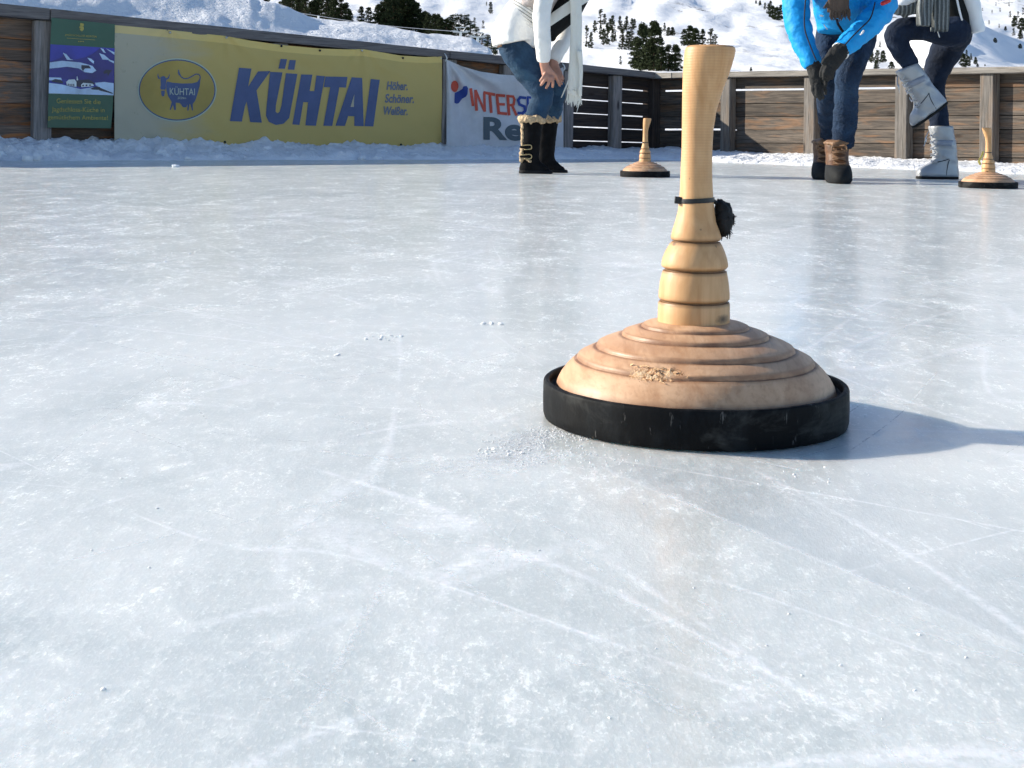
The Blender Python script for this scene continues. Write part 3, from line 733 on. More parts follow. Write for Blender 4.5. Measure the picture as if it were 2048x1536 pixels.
# ski lift pylons and cable
def pylon(px, base, top, label):
    Y = 210.; s = Y/F; p0 = P(px, base, Y); root = empty('lift_pylon', p0); tag(root, label, 'lift pylon', 'ski lift pylons')
    bm = bmesh.new(); hh = (base-top)*s
    tube(bm, [(p0+Vector((0, 0, -3)), 3.2*s), (p0+Vector((0, 0, hh)), 2.4*s)], n=10, round_ends=(False, False)); mk('mast', bm, M['metal'], root)
    bm = bmesh.new(); c = p0+Vector((0, 0, hh)); box(bm, c, (30*s, 1.8*s, 2.2*s))
    box(bm, c+Vector((0, 0, 9*s)), (22*s, 1.4*s, 1.4*s))
    for q in (-9, 9): tube(bm, [(c+Vector((q*.5*s, 0, 0)), .8*s), (c+Vector((q*s, 0, 9*s)), .8*s)], n=6, sub=1)
    mk('crossarm', bm, M['metal'], root)
    for q in (-13, 13):
        bm = bmesh.new()
        for k in range(4): bmesh.ops.create_cone(bm, cap_ends=True, segments=10, radius1=1.3*s, radius2=1.3*s, depth=1*s, matrix=Matrix.Translation(c+Vector((q*s+(k-1.5)*2.7*s, 0, 1.8*s))) @ Matrix.Rotation(math.pi/2, 4, 'X'))
        mk('wheel_battery', bm, M['metal'], root)
pylon(921, 92, 64, 'light steel ski lift pylon above the white banner, nearer of two')
pylon(955, 98, 74, 'light steel ski lift pylon beside the white sweater, further right')
bm = bmesh.new(); tube(bm, [(P(600, 26, 210), .045), (P(760, 50, 210), .045), (P(915, 63, 210), .045)], n=5)
tag(mk('lift_cable', bm, M['metal']), 'thin steel lift cable crossing the dark grove', 'cable')
bm = bmesh.new(); tube(bm, [(P(637, 46, 14), .010), (P(637, 33, 14), .010)], n=6, round_ends=(False, True))
tag(mk('snow_stake', bm, M['white_mark']), 'short white stake standing in the snow ridge', 'stake')

# ------------------------------------------------------------------ banners
def glyph_mesh(text, bold=0.0, shear=0.0):
    c = bpy.data.curves.new('t', 'FONT'); c.body = text; c.size = 1.0; c.offset = bold; c.shear = shear; c.resolution_u = 6
    o = bpy.data.objects.new('t', c); COL.objects.link(o)
    me = bpy.data.meshes.new_from_object(o.evaluated_get(bpy.context.evaluated_depsgraph_get()))
    bm = bmesh.new(); bm.from_mesh(me); bpy.data.objects.remove(o); bpy.data.curves.remove(c); bpy.data.meshes.remove(me)
    return bm
def conform(bm2, surf, off, step=7):
    xs = [v.co.x for v in bm2.verts]; ys = [v.co.y for v in bm2.verts]
    for ax, vals in ((0, xs), (1, ys)):
        t = math.floor(min(vals)/step)*step+step
        while t < max(vals):
            co = Vector((t, 0, 0)) if ax == 0 else Vector((0, t, 0)); no = Vector((1, 0, 0)) if ax == 0 else Vector((0, 1, 0))
            bmesh.ops.bisect_plane(bm2, geom=bm2.verts[:]+bm2.edges[:]+bm2.faces[:], plane_co=co, plane_no=no); t += step
    for v in bm2.verts: v.co = surf(v.co.x, v.co.y, off)
def text_fit(text, x0, x1, ybase, ytop, bold=0., shear=0., skew=0., cap=None):
    """text fitted to a pixel box; skew = baseline slope (dy per dx)"""
    bm = glyph_mesh(text, bold, shear)
    xs = [v.co.x for v in bm.verts]; ys = [v.co.y for v in bm.verts]; a, b = min(xs), max(xs)
    capH = cap if cap else max(ys)
    for v in bm.verts:
        x = lerp(x0, x1, (v.co.x-a)/(b-a)); v.co = Vector((x, ybase-(v.co.y/capH)*(ybase-ytop)+skew*(x-x0), 0))
    return bm
def poly(bm, pts):
    f = bm.faces.new([bm.verts.new((x, y, 0)) for x, y in pts]); f.normal_update(); bmesh.ops.triangulate(bm, faces=[f])
def sheet(name, surf, x0, x1, ytop, ybot, nx, ny, mat, parent, hole=None):
    bm = bmesh.new(); uvl = bm.loops.layers.uv.new('UVMap'); g = []
    for i in range(nx+1):
        x = lerp(x0, x1, i/nx); g.append([(bm.verts.new(surf(x, lerp(ytop(x), ybot(x), j/ny), 0.)), (i/nx, 1-j/ny)) for j in range(ny+1)])
    for i in range(nx):
        for j in range(ny):
            q = (g[i][j], g[i+1][j], g[i+1][j+1], g[i][j+1]); f = bm.faces.new([v for v, _ in q])
            for lp, (_, uv) in zip(f.loops, q): lp[uvl].uv = uv
    return mk(name, bm, mat, parent, True)
# --- yellow banner
def ysurf(px, py, off):
    top = interp(ytopT, px); k = (py-top)/190.
    w = .016*nz(px*.006, py*.004, 2)+.011*nz(px*.02+py*.012, py*.01, 7)+.006*nz(px*.035-py*.03, py*.02, 12)
    for gx, gy in ((452, 74), (724, 99), (884, 114), (340, 62)):     # folds fan out from the eyelets
        dx, dy = px-gx, py-gy; r = math.hypot(dx, dy)+6
        w += .011*math.sin(math.atan2(dx, dy+8)*9)*math.exp(-r/60.)
    w += .010*math.exp(-((py-top-22-.0006*(px-640)**2)/9.)**2)*sstep(452, 560, px)*(1-sstep(800, 880, px))*.6
    return LF.hit(px, py, .135+w+off)
ytopT = [(228, 50), (340, 60), (452, 72), (500, 81), (562, 90), (640, 97), (700, 99), (724, 98), (760, 104), (800, 111), (850, 114), (884, 113)]
ybotT = [(228, 283), (400, 292), (700, 303), (884, 296)]
def banner_mat(name, base, faded, stain, seed=0):
    m, t, b = mat_new(name, .55, spec=.3); n = N(t); c = n.coord('UV'); s = n.sep(c)
    wob = n.noise(n.coord('UV', (3, 3, 1)), 2, 4, .6)
    f = n.ramp(n.math('ADD', s[0], n.math('MULTIPLY', n.math('SUBTRACT', wob, .5), .25)), [(.12, 1.), (.30, 0.)])
    col = n.mix(n.math('MULTIPLY', f, .85), base, faded)
    st = n.ramp(n.noise(n.coord('UV', (14, 5, 1), (0, 0, .2)), 2.2, 6, .7), [(.6, 0.), (.8, 1.)])
    col = n.mix(n.math('MULTIPLY', n.math('MULTIPLY', st, n.math('ADD', f, .12)), .6), col, stain)
    hem = n.ramp(s[1], [(.925, 0.), (.93, 1.)], 'CONSTANT')
    col = n.mix(n.math('MULTIPLY', hem, .6), col, tuple(min(1, x*1.5) for x in base))
    n.l(col, b.inputs['Base Color'])
    n.l(n.bump(n.noise(n.coord('UV', (300, 100, 1)), 1, 2), .15, .002), b.inputs['Normal'])
    return m
M['banner_yellow'] = banner_mat('yellow_banner_cloth', (.53, .40, .135), (.42, .41, .34), (.09, .08, .065))
M['print_blue'] = simple('blue_print', (.085, .115, .235), .55, .3, .12, 6)
M['print_faint'] = simple('faded_blue_print', (.15, .175, .24), .55, .3, .12, 6)
M['logo_gold'] = simple('gold_print', (.42, .31, .085), .55, .3, .25, 1.2)
M['logo_pale'] = simple('pale_print', (.45, .52, .42), .55, .3, .05)
M['rope_white'] = simple('white_cord', (.7, .7, .68), .7, .2, .1)
yb = empty('banner', ysurf(556, 280, 0)); tag(yb, 'wide yellow banner with large blue lettering and a cow emblem in an oval', 'banner')
sheet('cloth', ysurf, 229, 884, lambda x: interp(ytopT, x), lambda x: interp(ybotT, x), 150, 46, M['banner_yellow'], yb)
def ylet(bm, mat, name='lettering', off=.004, step=7, parent=None):
    conform(bm, ysurf, off, step); return mk(name, bm, mat, parent or yb, True)
Z2 = lambda pts: [(440+x/3.938, y/3.938) for x, y in pts]
bm = bmesh.new()
poly(bm, Z2([(150,533),(248,540),(222,682),(300,562),(398,560),(288,712),(330,966),(238,962),(210,800),(196,838),(172,958),(78,954)]))        # K
# U drawn as outline
outer = [(395,566),(492,570),(440,830),(438,880),(452,892),(470,880),(484,830),(520,576),(610,582),(562,840),(545,930),(500,975),(440,984),(385,960),(362,912),(366,850)]
poly(bm, Z2(outer))
poly(bm, Z2([(478,464),(528,466),(512,542),(460,540)])); poly(bm, Z2([(548,472),(598,474),(586,550),(534,548)]))
poly(bm, Z2([(640,586),(728,588),(706,716),(742,718),(760,594),(826,600),(756,990),(672,988),(694,806),(656,804),(626,984),(570,980)]))        # H
poly(bm, Z2([(830,602),(1004,606),(992,690),(940,688),(884,992),(814,990),(868,688),(818,686)]))                                          # T
poly(bm, Z2([(1038,608),(1120,614),(1132,994),(1058,992),(1058,916),(1010,914),(984,992),(910,990)]))                                       # A outer
poly(bm, Z2([(1188,622),(1258,628),(1208,996),(1138,994)]))                                                                             # I
ylet(bm, M['print_blue'])
bm = bmesh.new(); poly(bm, Z2([(1058,742),(1054,842),(1028,842)])); ylet(bm, M['banner_yellow'], 'lettering', .0065)
for txt, x0, x1, yb_, yt_ in (('Höher.', 1312, 1478, 706, 640), ('Schöner.', 1298, 1528, 806, 738), ('Weißer.', 1288, 1478, 902, 836)):
    (a, b_), = Z2([(x0, yb_)]); (c_, d_), = Z2([(x1, yt_)])
    ylet(text_fit(txt, a, c_, b_, d_, .03, .2, .02), M['print_faint'])
# emblem: oval, cow silhouette
Z8 = lambda pts: [(200+x/7.877, 100+y/7.877) for x, y in pts]
def ell(cx, cy, rx, ry, n=56): return [(cx+rx*math.cos(2*math.pi*i/n), cy+ry*math.sin(2*math.pi*i/n)) for i in range(n)]
emb = []
for k, (rx, ry, mt) in enumerate(((622, 500, 'logo_pale'), (605, 482, 'print_blue'), (588, 464, 'logo_gold'))):
    bm = bmesh.new(); poly(bm, Z8(ell(1215, 630, rx, ry))); emb.append(ylet(bm, M[mt], 'emblem', .003+.0015*k))
bm = bmesh.new()
poly(bm, Z8([(1055,495),(1150,515),(1300,528),(1450,525),(1530,505),(1560,465),(1580,470),(1572,560),(1540,680),(1500,800),(1462,850),(1465,950),(1450,955),(1425,860),(1410,850),(1395,955),(1375,955),(1380,860),(1360,900),(1330,905),(1300,895),(1280,860),(1255,835),(1195,830),(1195,945),(1170,950),(1150,860),(1115,945),(1098,945),(1130,820),(1070,720),(1045,620),(1042,540)]))
poly(bm, Z8([(955,440),(925,460),(905,420),(908,385),(918,365),(920,400),(940,440),(965,425),(990,410),(1020,415),(1040,445),(1070,430),(1085,400),(1090,365),(1098,400),(1085,450),(1045,475),(1045,500),(1035,560),(1040,600),(1025,625),(960,622),(948,590),(958,560),(955,480)]))
poly(bm, Z8([(962,640),(1020,640),(1022,670),(1010,725),(985,735),(965,700)]))
tl = [(1572,470),(1580,420),(1560,385),(1510,378),(1440,420),(1380,450),(1320,450),(1275,420),(1250,370),(1235,310)]
for (x0, y0), (x1, y1) in zip(tl, tl[1:]):
    d = math.hypot(x1-x0, y1-y0); nx_, ny_ = -(y1-y0)/d*9, (x1-x0)/d*9; poly(bm, Z8([(x0+nx_, y0+ny_), (x1+nx_, y1+ny_), (x1-nx_, y1-ny_), (x0-nx_, y0-ny_)]))
poly(bm, Z8([(1225,345),(1250,350),(1262,400),(1240,400)]))
ylet(bm, M['print_blue'], 'emblem', .0078, 4)
for txt, x0, x1, y0, y1 in (('KÜHTAI', 1100, 1495, 705, 592), ('2020m', 1222, 1355, 772, 735)):
    (a, b_), (c_, d_) = Z8([(x0, y0), (x1, y1)]); ylet(text_fit(txt, a, c_, b_, d_, .0, 0, .02, cap=.73), M['logo_pale'], 'lettering', .0095, 4)
for gx, gy in ((340, 65), (453, 75), (563, 92), (640, 101), (724, 101), (806, 116), (882, 117), (802, 289), (877, 289), (450, 284)):
    bm = bmesh.new(); c = ysurf(gx, gy, .006); ball(bm, c, .009, 10); mk('eyelet', bm, M['metal'] if gx in (340, 453, 724, 882, 877) else M['dark'], yb, True)
# --- white sagging banner
wtopT = [(893, 119), (925, 133), (960, 143), (1000, 149), (1050, 152), (1090, 148), (1115, 140), (1127, 134)]
wbotT = [(893, 292), (960, 300), (1127, 302)]
def wsurf(px, py, off):
    gx, gy = 893, 116; dx, dy = px-gx, py-gy; r = math.hypot(dx, dy)
    an = math.atan2(dx, dy+1)
    w = .030*math.sin(an*13+.4*math.sin(an*5))*sstep(0, 60, r)*math.exp(-max(0, r-120)/90.)*(1-sstep(1.0, 1.25, an)*.8)
    w += .014*nz(px*.03, py*.012, 4)+.012*math.exp(-((py-interp(wtopT, px)-12)/9.)**2)
    lean = .10*sstep(200, 300, py)
    return LF.hit(px, py, .15+w+off+lean*.5)
def wmat(name, col, hem=False):
    m, t, b = mat_new(name, .6, spec=.3); n = N(t); c = n.coord('Object')
    f = n.noise(c, 4, 6, .7); n.l(n.ramp(f, [(.3, tuple(x*.78 for x in col)), (.65, col)]), b.inputs['Base Color'])
    n.l(n.bump(n.noise(c, 60, 3), .2, .003), b.inputs['Normal']); return m
M['banner_white'] = wmat('white_banner_cloth', (.62, .62, .64)); M['print_red'] = wmat('red_print', (.62, .10, .06))
M['print_navy'] = wmat('navy_print', (.035, .07, .30)); M['print_grey'] = wmat('grey_print', (.10, .13, .15))
wb = empty('banner', wsurf(1010, 295, 0)); tag(wb, 'creased white banner with red and blue lettering sagging between two posts', 'banner')
sheet('cloth', wsurf, 893, 1127, lambda x: interp(wtopT, x), lambda x: interp(wbotT, x), 110, 70, M['banner_white'], wb)
Z6 = lambda pts: [(860+x/6.982, 100+y/6.982) for x, y in pts]
def wlet(bm, mat, off=.005, name='lettering'): conform(bm, wsurf, off, 3.5); return mk(name, bm, mat, wb, True)
bm = bmesh.new(); poly(bm, Z6(ell(345, 508, 52, 80, 30))); wlet(bm, M['print_red'], name='emblem')
bm = bmesh.new(); poly(bm, Z6([(345,600),(400,575),(450,545),(468,508),(510,500),(530,530),(525,610),(505,650),(450,680),(400,745),(365,750),(340,735)])); wlet(bm, M['print_navy'], name='emblem')
bm = bmesh.new()
def stroke(bm, pts, wd):
    for (x0, y0), (x1, y1) in zip(pts, pts[1:]):
        d = math.hypot(x1-x0, y1-y0)+1e-6; ex, ey = (x1-x0)/d*wd*.35, (y1-y0)/d*wd*.35; nx_, ny_ = -(y1-y0)/d*wd/2, (x1-x0)/d*wd/2
        poly(bm, Z6([(x0-ex+nx_, y0-ey+ny_), (x1+ex+nx_, y1+ey+ny_), (x1+ex-nx_, y1+ey-ny_), (x0-ex-nx_, y0-ey-ny_)]))
W_ = 40
stroke(bm, [(570,548),(600,770)], W_)                                             # I
stroke(bm, [(650,835),(635,570)], W_); stroke(bm, [(640,570),(760,850)], W_-6); stroke(bm, [(765,850),(760,600)], W_-6)   # N
stroke(bm, [(760,595),(895,622)], W_); stroke(bm, [(835,625),(855,865)], W_)       # T
stroke(bm, [(935,630),(960,880)], W_); stroke(bm, [(935,632),(1035,640)], W_); stroke(bm, [(945,755),(1035,760)], W_-4); stroke(bm, [(960,880),(1065,890)], W_)   # E
stroke(bm, [(1085,640),(1105,900)], W_); stroke(bm, [(1085,645),(1160,650),(1180,690),(1170,760),(1105,775)], W_-6); stroke(bm, [(1145,770),(1205,905)], W_-4)   # R
wlet(bm, M['print_red'])
for v in (0,):
    bm = bmesh.new()
    stroke(bm, [(1330,668),(1260,660),(1232,700),(1250,760),(1320,790),(1330,850),(1290,885),(1235,880)], W_-2)   # S
    stroke(bm, [(1365,890),(1365,660),(1420,665),(1440,710),(1420,770),(1370,775)], W_-8)                          # P
    stroke(bm, [(1500,665),(1470,720),(1470,830),(1500,885),(1545,830),(1545,720),(1500,665)], W_-10)              # O
    stroke(bm, [(1590,885),(1590,665),(1640,670),(1655,720),(1600,775),(1660,885)], W_-10)                         # R
    stroke(bm, [(1690,665),(1790,665)], W_-8); stroke(bm, [(1740,665),(1740,885)], W_-8)                            # T
    wlet(bm, M['print_navy'], .0065)
bm = text_fit('Rent', 967, 1112, 277, 233, .035, 0, .03, cap=.73); wlet(bm, M['print_grey'])
for gx, gy in ((891, 117), (1127, 137)):
    bm = bmesh.new(); a = wsurf(gx, gy, .005); b_ = LF.hit(gx-3, gy-10, .12)
    tube(bm, [(a+Vector((0, 0, -.02)), .005), (a+LF.n*.02, .006), (lerp(a, b_, .6)+LF.n*.02, .005), (b_, .005)], n=6); mk('tie_cord', bm, M['rope_white'], wb, True)
bm = bmesh.new(); uvl = bm.loops.layers.uv.new('UVMap'); post_piece(bm, LF, LF.along(888.5, 200, .13), .035, .101, .145, -.1, LF.zcap(LF.along(888)), uvl)
tag(mk('batten', bm, M['post']), 'narrow grey wooden batten between the yellow and the white banner', 'batten')
# --- green poster
def gsurf(px, py, off): return LF.hit(px, py, .150+off)
def gshape(x0, x1, t0, t1, b0, b1): return [(x0, t0), (x1, t1), (x1-4 if b1 > 200 else x1, b1), (x0-4 if b0 > 200 else x0, b0)]
def gmat(name, c, v=.1, s=5): return simple(name, c, .35, .5, v, s)
M['p_green'] = gmat('green_board', (.012, .085, .052)); M['p_gold'] = gmat('gold_lettering', (.40, .34, .06)); M['p_sky'] = gmat('picture_blue', (.022, .03, .33), .4, 3)
M['p_navy'] = gmat('picture_navy', (.018, .018, .19), .3, 6); M['p_snow'] = gmat('picture_snow', (.45, .60, .80), .25, 8); M['p_dark'] = gmat('picture_dark', (.015, .02, .05))
M['p_white'] = gmat('picture_white', (.62, .70, .74), .2, 14)
Zg = lambda pts: [(90+x/5.907, 20+y/5.907) for x, y in pts]
gp = empty('poster', gsurf(160, 258, 0)); tag(gp, 'green hotel poster with a blue mountain picture and gold text beside the left post', 'poster')
board = Zg([(78,90),(826,168),(822,600),(800,1180),(778,1398),(30,1388),(44,900),(60,430)])
bm = bmesh.new(); v0 = [bm.verts.new(gsurf(x, y, 0)) for x, y in board]; v1 = [bm.verts.new(gsurf(x, y, -.006)) for x, y in board]
bm.faces.new(v0); bm.faces.new(v1[::-1])
for i in range(len(v0)): bm.faces.new((v0[i], v1[i], v1[(i+1) % len(v0)], v0[(i+1) % len(v0)]))
bmesh.ops.recalc_face_normals(bm, faces=bm.faces); mk('board', bm, M['p_green'], gp)
def gpoly(pl, mat, off, name='picture'):
    bm = bmesh.new()
    for p_ in pl: poly(bm, Zg(p_))
    for v in bm.verts: v.co = gsurf(v.co.x, v.co.y, off)
    return mk(name, bm, M[mat], gp)
gpoly([[(64,405),(824,452),(812,1008),(44,985)]], 'p_sky', .002)
gpoly([[(60,610),(200,560),(230,500),(330,590),(470,560),(560,520),(650,450),(822,500),(815,870),(45,800)]], 'p_navy', .0035)
gpoly([[(56,620),(200,600),(420,620),(560,660),(605,715),(560,745),(470,735),(400,690),(260,670),(54,692)],
       [(210,505),(250,520),(300,580),(340,590),(260,588)],[(500,565),(545,575),(580,605),(575,635),(530,600)],
       [(640,510),(700,530),(770,590),(680,585)],[(655,450),(690,460),(720,510),(690,500)],[(760,585),(815,605),(814,630),(750,598)],[(720,455),(822,500),(820,530)]], 'p_snow', .005)
gpoly([[(46,860),(200,880),(420,935),(640,900),(812,950),(812,1008),(44,985)],[(50,795),(190,800),(200,830),(48,830)],[(590,860),(700,850),(812,865),(812,950),(600,890)]], 'p_snow', .0052)
gpoly([[(430,650),(520,655),(545,690),(470,690),(450,720),(430,690)],[(75,835),(120,815),(185,825),(215,850),(210,868),(90,850)],[(370,830),(520,820),(600,870),(430,900),(415,912),(375,900)],[(690,730),(720,705),(790,710),(770,740),(745,780),(735,745),(700,755)],[(535,930),(590,905),(650,910),(650,945),(560,940)],
       [(620,905),(800,980),(800,990),(640,950)]], 'p_dark', .0065)
gpoly([[(250,850),(280,822),(350,820),(372,850),(372,910),(260,890)],[(375,790),(382,780),(392,830),(374,832)],[(425,885),(450,860),(560,870),(580,895),(520,905),(430,912)]], 'p_white', .008)
gpoly([[(268,870),(280,870),(280,892),(268,890)],[(290,872),(302,872),(302,896),(290,894)],[(312,872),(324,872),(324,900),(312,898)],[(334,872),(346,872),(346,902),(334,900)],[(440,885),(460,882),(460,900),(440,902)],[(480,882),(500,880),(500,898),(480,900)],[(520,882),(545,880),(545,894),(520,896)]], 'p_dark', .0092)
gl = bmesh.new()
poly(gl, Zg([(415,160),(425,152),(440,158),(455,160),(460,185),(440,190),(415,185)])); poly(gl, Zg([(405,195),(425,190),(455,195),(460,225),(445,248),(430,250),(405,225),(420,220),(430,212),(405,212)]))
for k in range(4): poly(gl, Zg([(392+k*18, 368), (398+k*18, 364), (404+k*18, 368), (402+k*18, 378), (394+k*18, 378)]))
poly(gl, Zg([(262,330),(595,352),(595,356),(262,334)]))
for v in gl.verts: v.co = gsurf(v.co.x, v.co.y, .003)
mk('emblem', gl, M['p_gold'], gp)
for txt, x0, x1, y0, y1, sk in (('JAGDSCHLOSS KÜHTAI', 238, 612, 302, 280, .062), ('Geniessen Sie die', 138, 655, 1100, 1042, .022), ('Jagdschloss-Küche in', 80, 703, 1198, 1140, .015), ('gemütlichem Ambiente!', 34, 742, 1290, 1236, .012)):
    (a, b_), (c_, d_) = Zg([(x0, y0), (x1, y1)]); bm = text_fit(txt, a, c_, b_, d_, .0, 0, sk, cap=.73)
    for v in bm.verts: v.co = gsurf(v.co.x, v.co.y, .003)
    mk('lettering', bm, M['p_gold'], gp)

# ------------------------------------------------------------------ ice stocks
DS = 1.24; SC0 = F/DS; CX0 = 1388.
base0 = G(CX0, 836)
def zpx(y): return (836-y)/SC0
hp = [  # photo rows: left edge, right edge of the handle
 (91.5,1378,1448),(92.5,1368,1456),(96,1363,1461),(102,1361,1462),(115,1359.5,1459.5),(130,1358.5,1455.5),(150,1357.5,1449),(181,1357,1437.6),(221,1357,1425.5),(262,1357,1419.5),(302,1356.8,1418),(343,1355.5,1418),(383,1354.5,1420),(423,1351,1424),(443,1346,1427),(462,1340,1434),(474,1337.5,1438),(478.5,1338,1437),
 (480.3,1339.5,1435),(481.2,1343,1431),(483.2,1343,1431),(484,1339.2,1436),(490,1334.5,1439.5),(504,1326.6,1445.7),(516,1322,1449.5),(526,1319.6,1451.6),(531,1319.2,1452),(533,1320,1451.2),(537.5,1325.5,1447),(538.6,1328.5,1444.5),(540.8,1328.5,1444.5),(541.8,1322.6,1449.4),(545,1321.2,1450),(565,1316.8,1453.6),(585,1314.6,1455.6),(595,1314.4,1455.8),(597.5,1315.4,1455),(600,1318.5,1452.2),(600.8,1320.5,1450.5),(602.6,1320.5,1450.5),(603.4,1315.8,1455),(607,1314,1456.3),(630,1313.5,1456.5),(660,1312.5,1457)]
def stock_handle_mesh():
    bm = bmesh.new(); rings = []; n = 48
    for y, xl, xr in reversed(hp):
        cx = (xl+xr)/2-CX0; r = (xr-xl)/2/SC0; z = zpx(y); k = 1.0 if y > 300 else lerp(.86, 1., (y-91)/209)
        rings.append([Vector((cx/SC0+r*math.cos(a), r*k*math.sin(a), z)) for a in (2*math.pi*i/n for i in range(n))])
    loft(bm, rings); me = bpy.data.meshes.new('handle'); bm.to_mesh(me); bm.free()
    return me
def lathe_mesh(name, prof, n=128, wob=None):
    bm = bmesh.new(); rings = []
    for r, z in prof:
        rings.append([Vector((r*math.cos(2*math.pi*i/n), r*math.sin(2*math.pi*i/n), z+(wob(r, z, 2*math.pi*i/n) if wob else 0))) for i in range(n)])
    loft(bm, rings, cap=False)
    me = bpy.data.meshes.new(name); bmesh.ops.recalc_face_normals(bm, faces=bm.faces); bm.to_mesh(me); bm.free(); return me
def dense(prof, k=4):
    out = []
    for (a, b), (c, d) in zip(prof, prof[1:]):
        for i in range(k): out.append((lerp(a, c, i/k), lerp(b, d, i/k)))
    return out+[prof[-1]]
dprof = [(.0005,.0868),(.030,.0868),(.038,.0862),(.0445,.0846),(.0470,.0834),(.0477,.0822),(.0480,.0812),(.0492,.0811),(.0500,.0812),(.0550,.0800),(.0610,.0781),(.0640,.0766),(.0648,.0752),(.0652,.0735),(.0665,.0733),(.0675,.0734),(.074,.0716),(.0820,.0686),(.0862,.0664),(.0874,.0648),(.0880,.0626),(.0895,.0622),(.0905,.0623),(.0950,.0604),(.1010,.0574),(.1038,.0556),(.1047,.0540),(.1051,.0520),(.1064,.0515),(.1076,.0514),(.1110,.0486),(.1150,.0442),(.1190,.0388),(.1222,.0328),(.1238,.0280),(.1240,.0235)]
def chipwob(r, z, a):
    # a bruised, splintered patch on the lower band facing the camera's left
    g = math.exp(-(((a-math.radians(245))/.20)**2))*math.exp(-(((r-.1015)/.0065)**2))
    return .0025*g*(nz(a*60, r*900, 2)*1.4-.7)+.0004*nz(a*3, r*60, 3)
dome_me = lathe_mesh('dome', dense(dprof, 3), 240, chipwob)
rprof = [(.1180,.0262),(.1278,.0262),(.1288,.0270),(.1292,.0325),(.1300,.0338),(.1330,.0338),(.1343,.0328),(.1348,.031),(.1350,.016),(.1347,.005),(.1335,.0012),(.130,.0004),(.05,.0004),(.001,.0004)]
ring_me = lathe_mesh('rubber_ring', dense(rprof, 2), 160, lambda r, z, a: .0004*nz(a*6, r*50, 1))
handle_me = stock_handle_mesh()
tie_me_bm = bmesh.new(); n = 40
zt = zpx(401); 
rings = []
for i in range(n):
    a = 2*math.pi*i/n; rx, ry = 33.6/SC0, 33.6/SC0; c = Vector(((1387.3-CX0)/SC0+rx*math.cos(a), ry*math.sin(a), zt+.0008*math.cos(a)))
    o_ = Vector((math.cos(a), math.sin(a), 0)); rings.append([c+o_*x+Vector((0, 0, z)) for x, z in ((-.0004, -.0021), (.0011, -.0021), (.0014, 0), (.0011, .0021), (-.0004, .0021))])
rr = [[tie_me_bm.verts.new(p) for p in r] for r in rings]
for i in range(n):
    a_, b_ = rr[i], rr[(i+1) % n]
    for k in range(5): tie_me_bm.faces.new((a_[k], a_[(k+1) % 5], b_[(k+1) % 5], b_[k]))
box(tie_me_bm, ((1350-CX0)/SC0, -.004, zt), (.0058, .006, .0062), Matrix.Rotation(.1, 3, 'Y'))
tie_me = bpy.data.meshes.new('cable_tie'); tie_me_bm.to_mesh(tie_me); tie_me_bm.free()
for me, mt in ((dome_me, 'dome'), (ring_me, 'rubber'), (handle_me, 'handle'), (tie_me, 'black_plastic')):
    me.materials.append(M[mt]); me.polygons.foreach_set('use_smooth', [me is not tie_me]*len(me.polygons)); me.set_sharp_from_angle(angle=math.radians(32))
def stock(loc, label, rz=0., sc=(1, 1, 1), tie=True):
    e = empty('ice_stock', loc); e.rotation_euler = (0, 0, rz); e.scale = sc; tag(e, label, 'ice stock', 'wooden ice stocks on the rink')
    for nm, me in (('dome', dome_me), ('rubber_ring', ring_me), ('handle', handle_me)) + ((('cable_tie', tie_me),) if tie else ()):
        o = bpy.data.objects.new(nm, me); COL.objects.link(o); o.parent = e
    return e
s1 = stock(base0, 'large wooden ice stock in the foreground with a black tag on its handle')
# frayed black tag hanging on the tie
bm = bmesh.new(); rnd = random.Random(5); c0 = Vector(((1443-CX0)/SC0, .004, zpx(438)))
ball(bm, c0, (.0085, .010, .0155), 16); ball(bm, c0+Vector((-.002, 0, .010)), (.007, .008, .007), 12)
for v in bm.verts: v.co += (v.co-c0)*(.28*nz(v.co.x*160, v.co.y*160, v.co.z*160)+.12*nz(v.co.x*420, v.co.y*420, v.co.z*420))
for k in range(70):
    a = rnd.uniform(0, 6.28); p = c0+Vector((math.cos(a)*.0085, rnd.uniform(-.008, .008), math.sin(a)*.014 if math.sin(a) < .4 else .004)); d = Vector((rnd.uniform(-.3, 1), rnd.uniform(-1, .4), rnd.uniform(-2, .2))).normalized()
    tube(bm, [(p, .0006), (p+d*rnd.uniform(.003, .007), .0003)], n=4, sub=1)
tube(bm, [(Vector(((1420-CX0)/SC0, 0, zt)), .0018), (c0+Vector((-.003, 0, .012)), .002)], n=8)
me = bpy.data.meshes.new('tag'); bm.to_mesh(me); bm.free(); me.materials.append(M['black_fluff']); me.polygons.foreach_set('use_smooth', [True]*len(me.polygons))
o = bpy.data.objects.new('tag', me); COL.objects.link(o); o.parent = s1
# splinters in the bruise, and a dark knot on the handle foot
bm = bmesh.new(); rnd = random.Random(9)
for k in range(22):
    a = math.radians(rnd.gauss(243, 9)); r = rnd.uniform(.0955, .1085); z = interp([(p[0], p[1]) for p in dprof], r)
    p = Vector((r*math.cos(a), r*math.sin(a), z+.0001)); t_ = Vector((-math.sin(a), math.cos(a), 0)); o_ = Vector((math.cos(a), math.sin(a), -.6)).normalized()
    L_ = rnd.uniform(.002, .007); q = p+t_*L_*rnd.choice((1, 1, -1))+o_*rnd.uniform(-.002, .004); q.z = interp([(p_[0], p_[1]) for p_ in dprof], math.hypot(q.x, q.y))+.0004
    nrm = Vector((math.cos(a)*.7, math.sin(a)*.7, .7)); sd2 = (q-p).cross(nrm).normalized()*rnd.uniform(.0005, .0014)
    bm.faces.new([bm.verts.new(x) for x in (p-sd2, p+sd2, q+nrm*rnd.uniform(.0, .0012))])
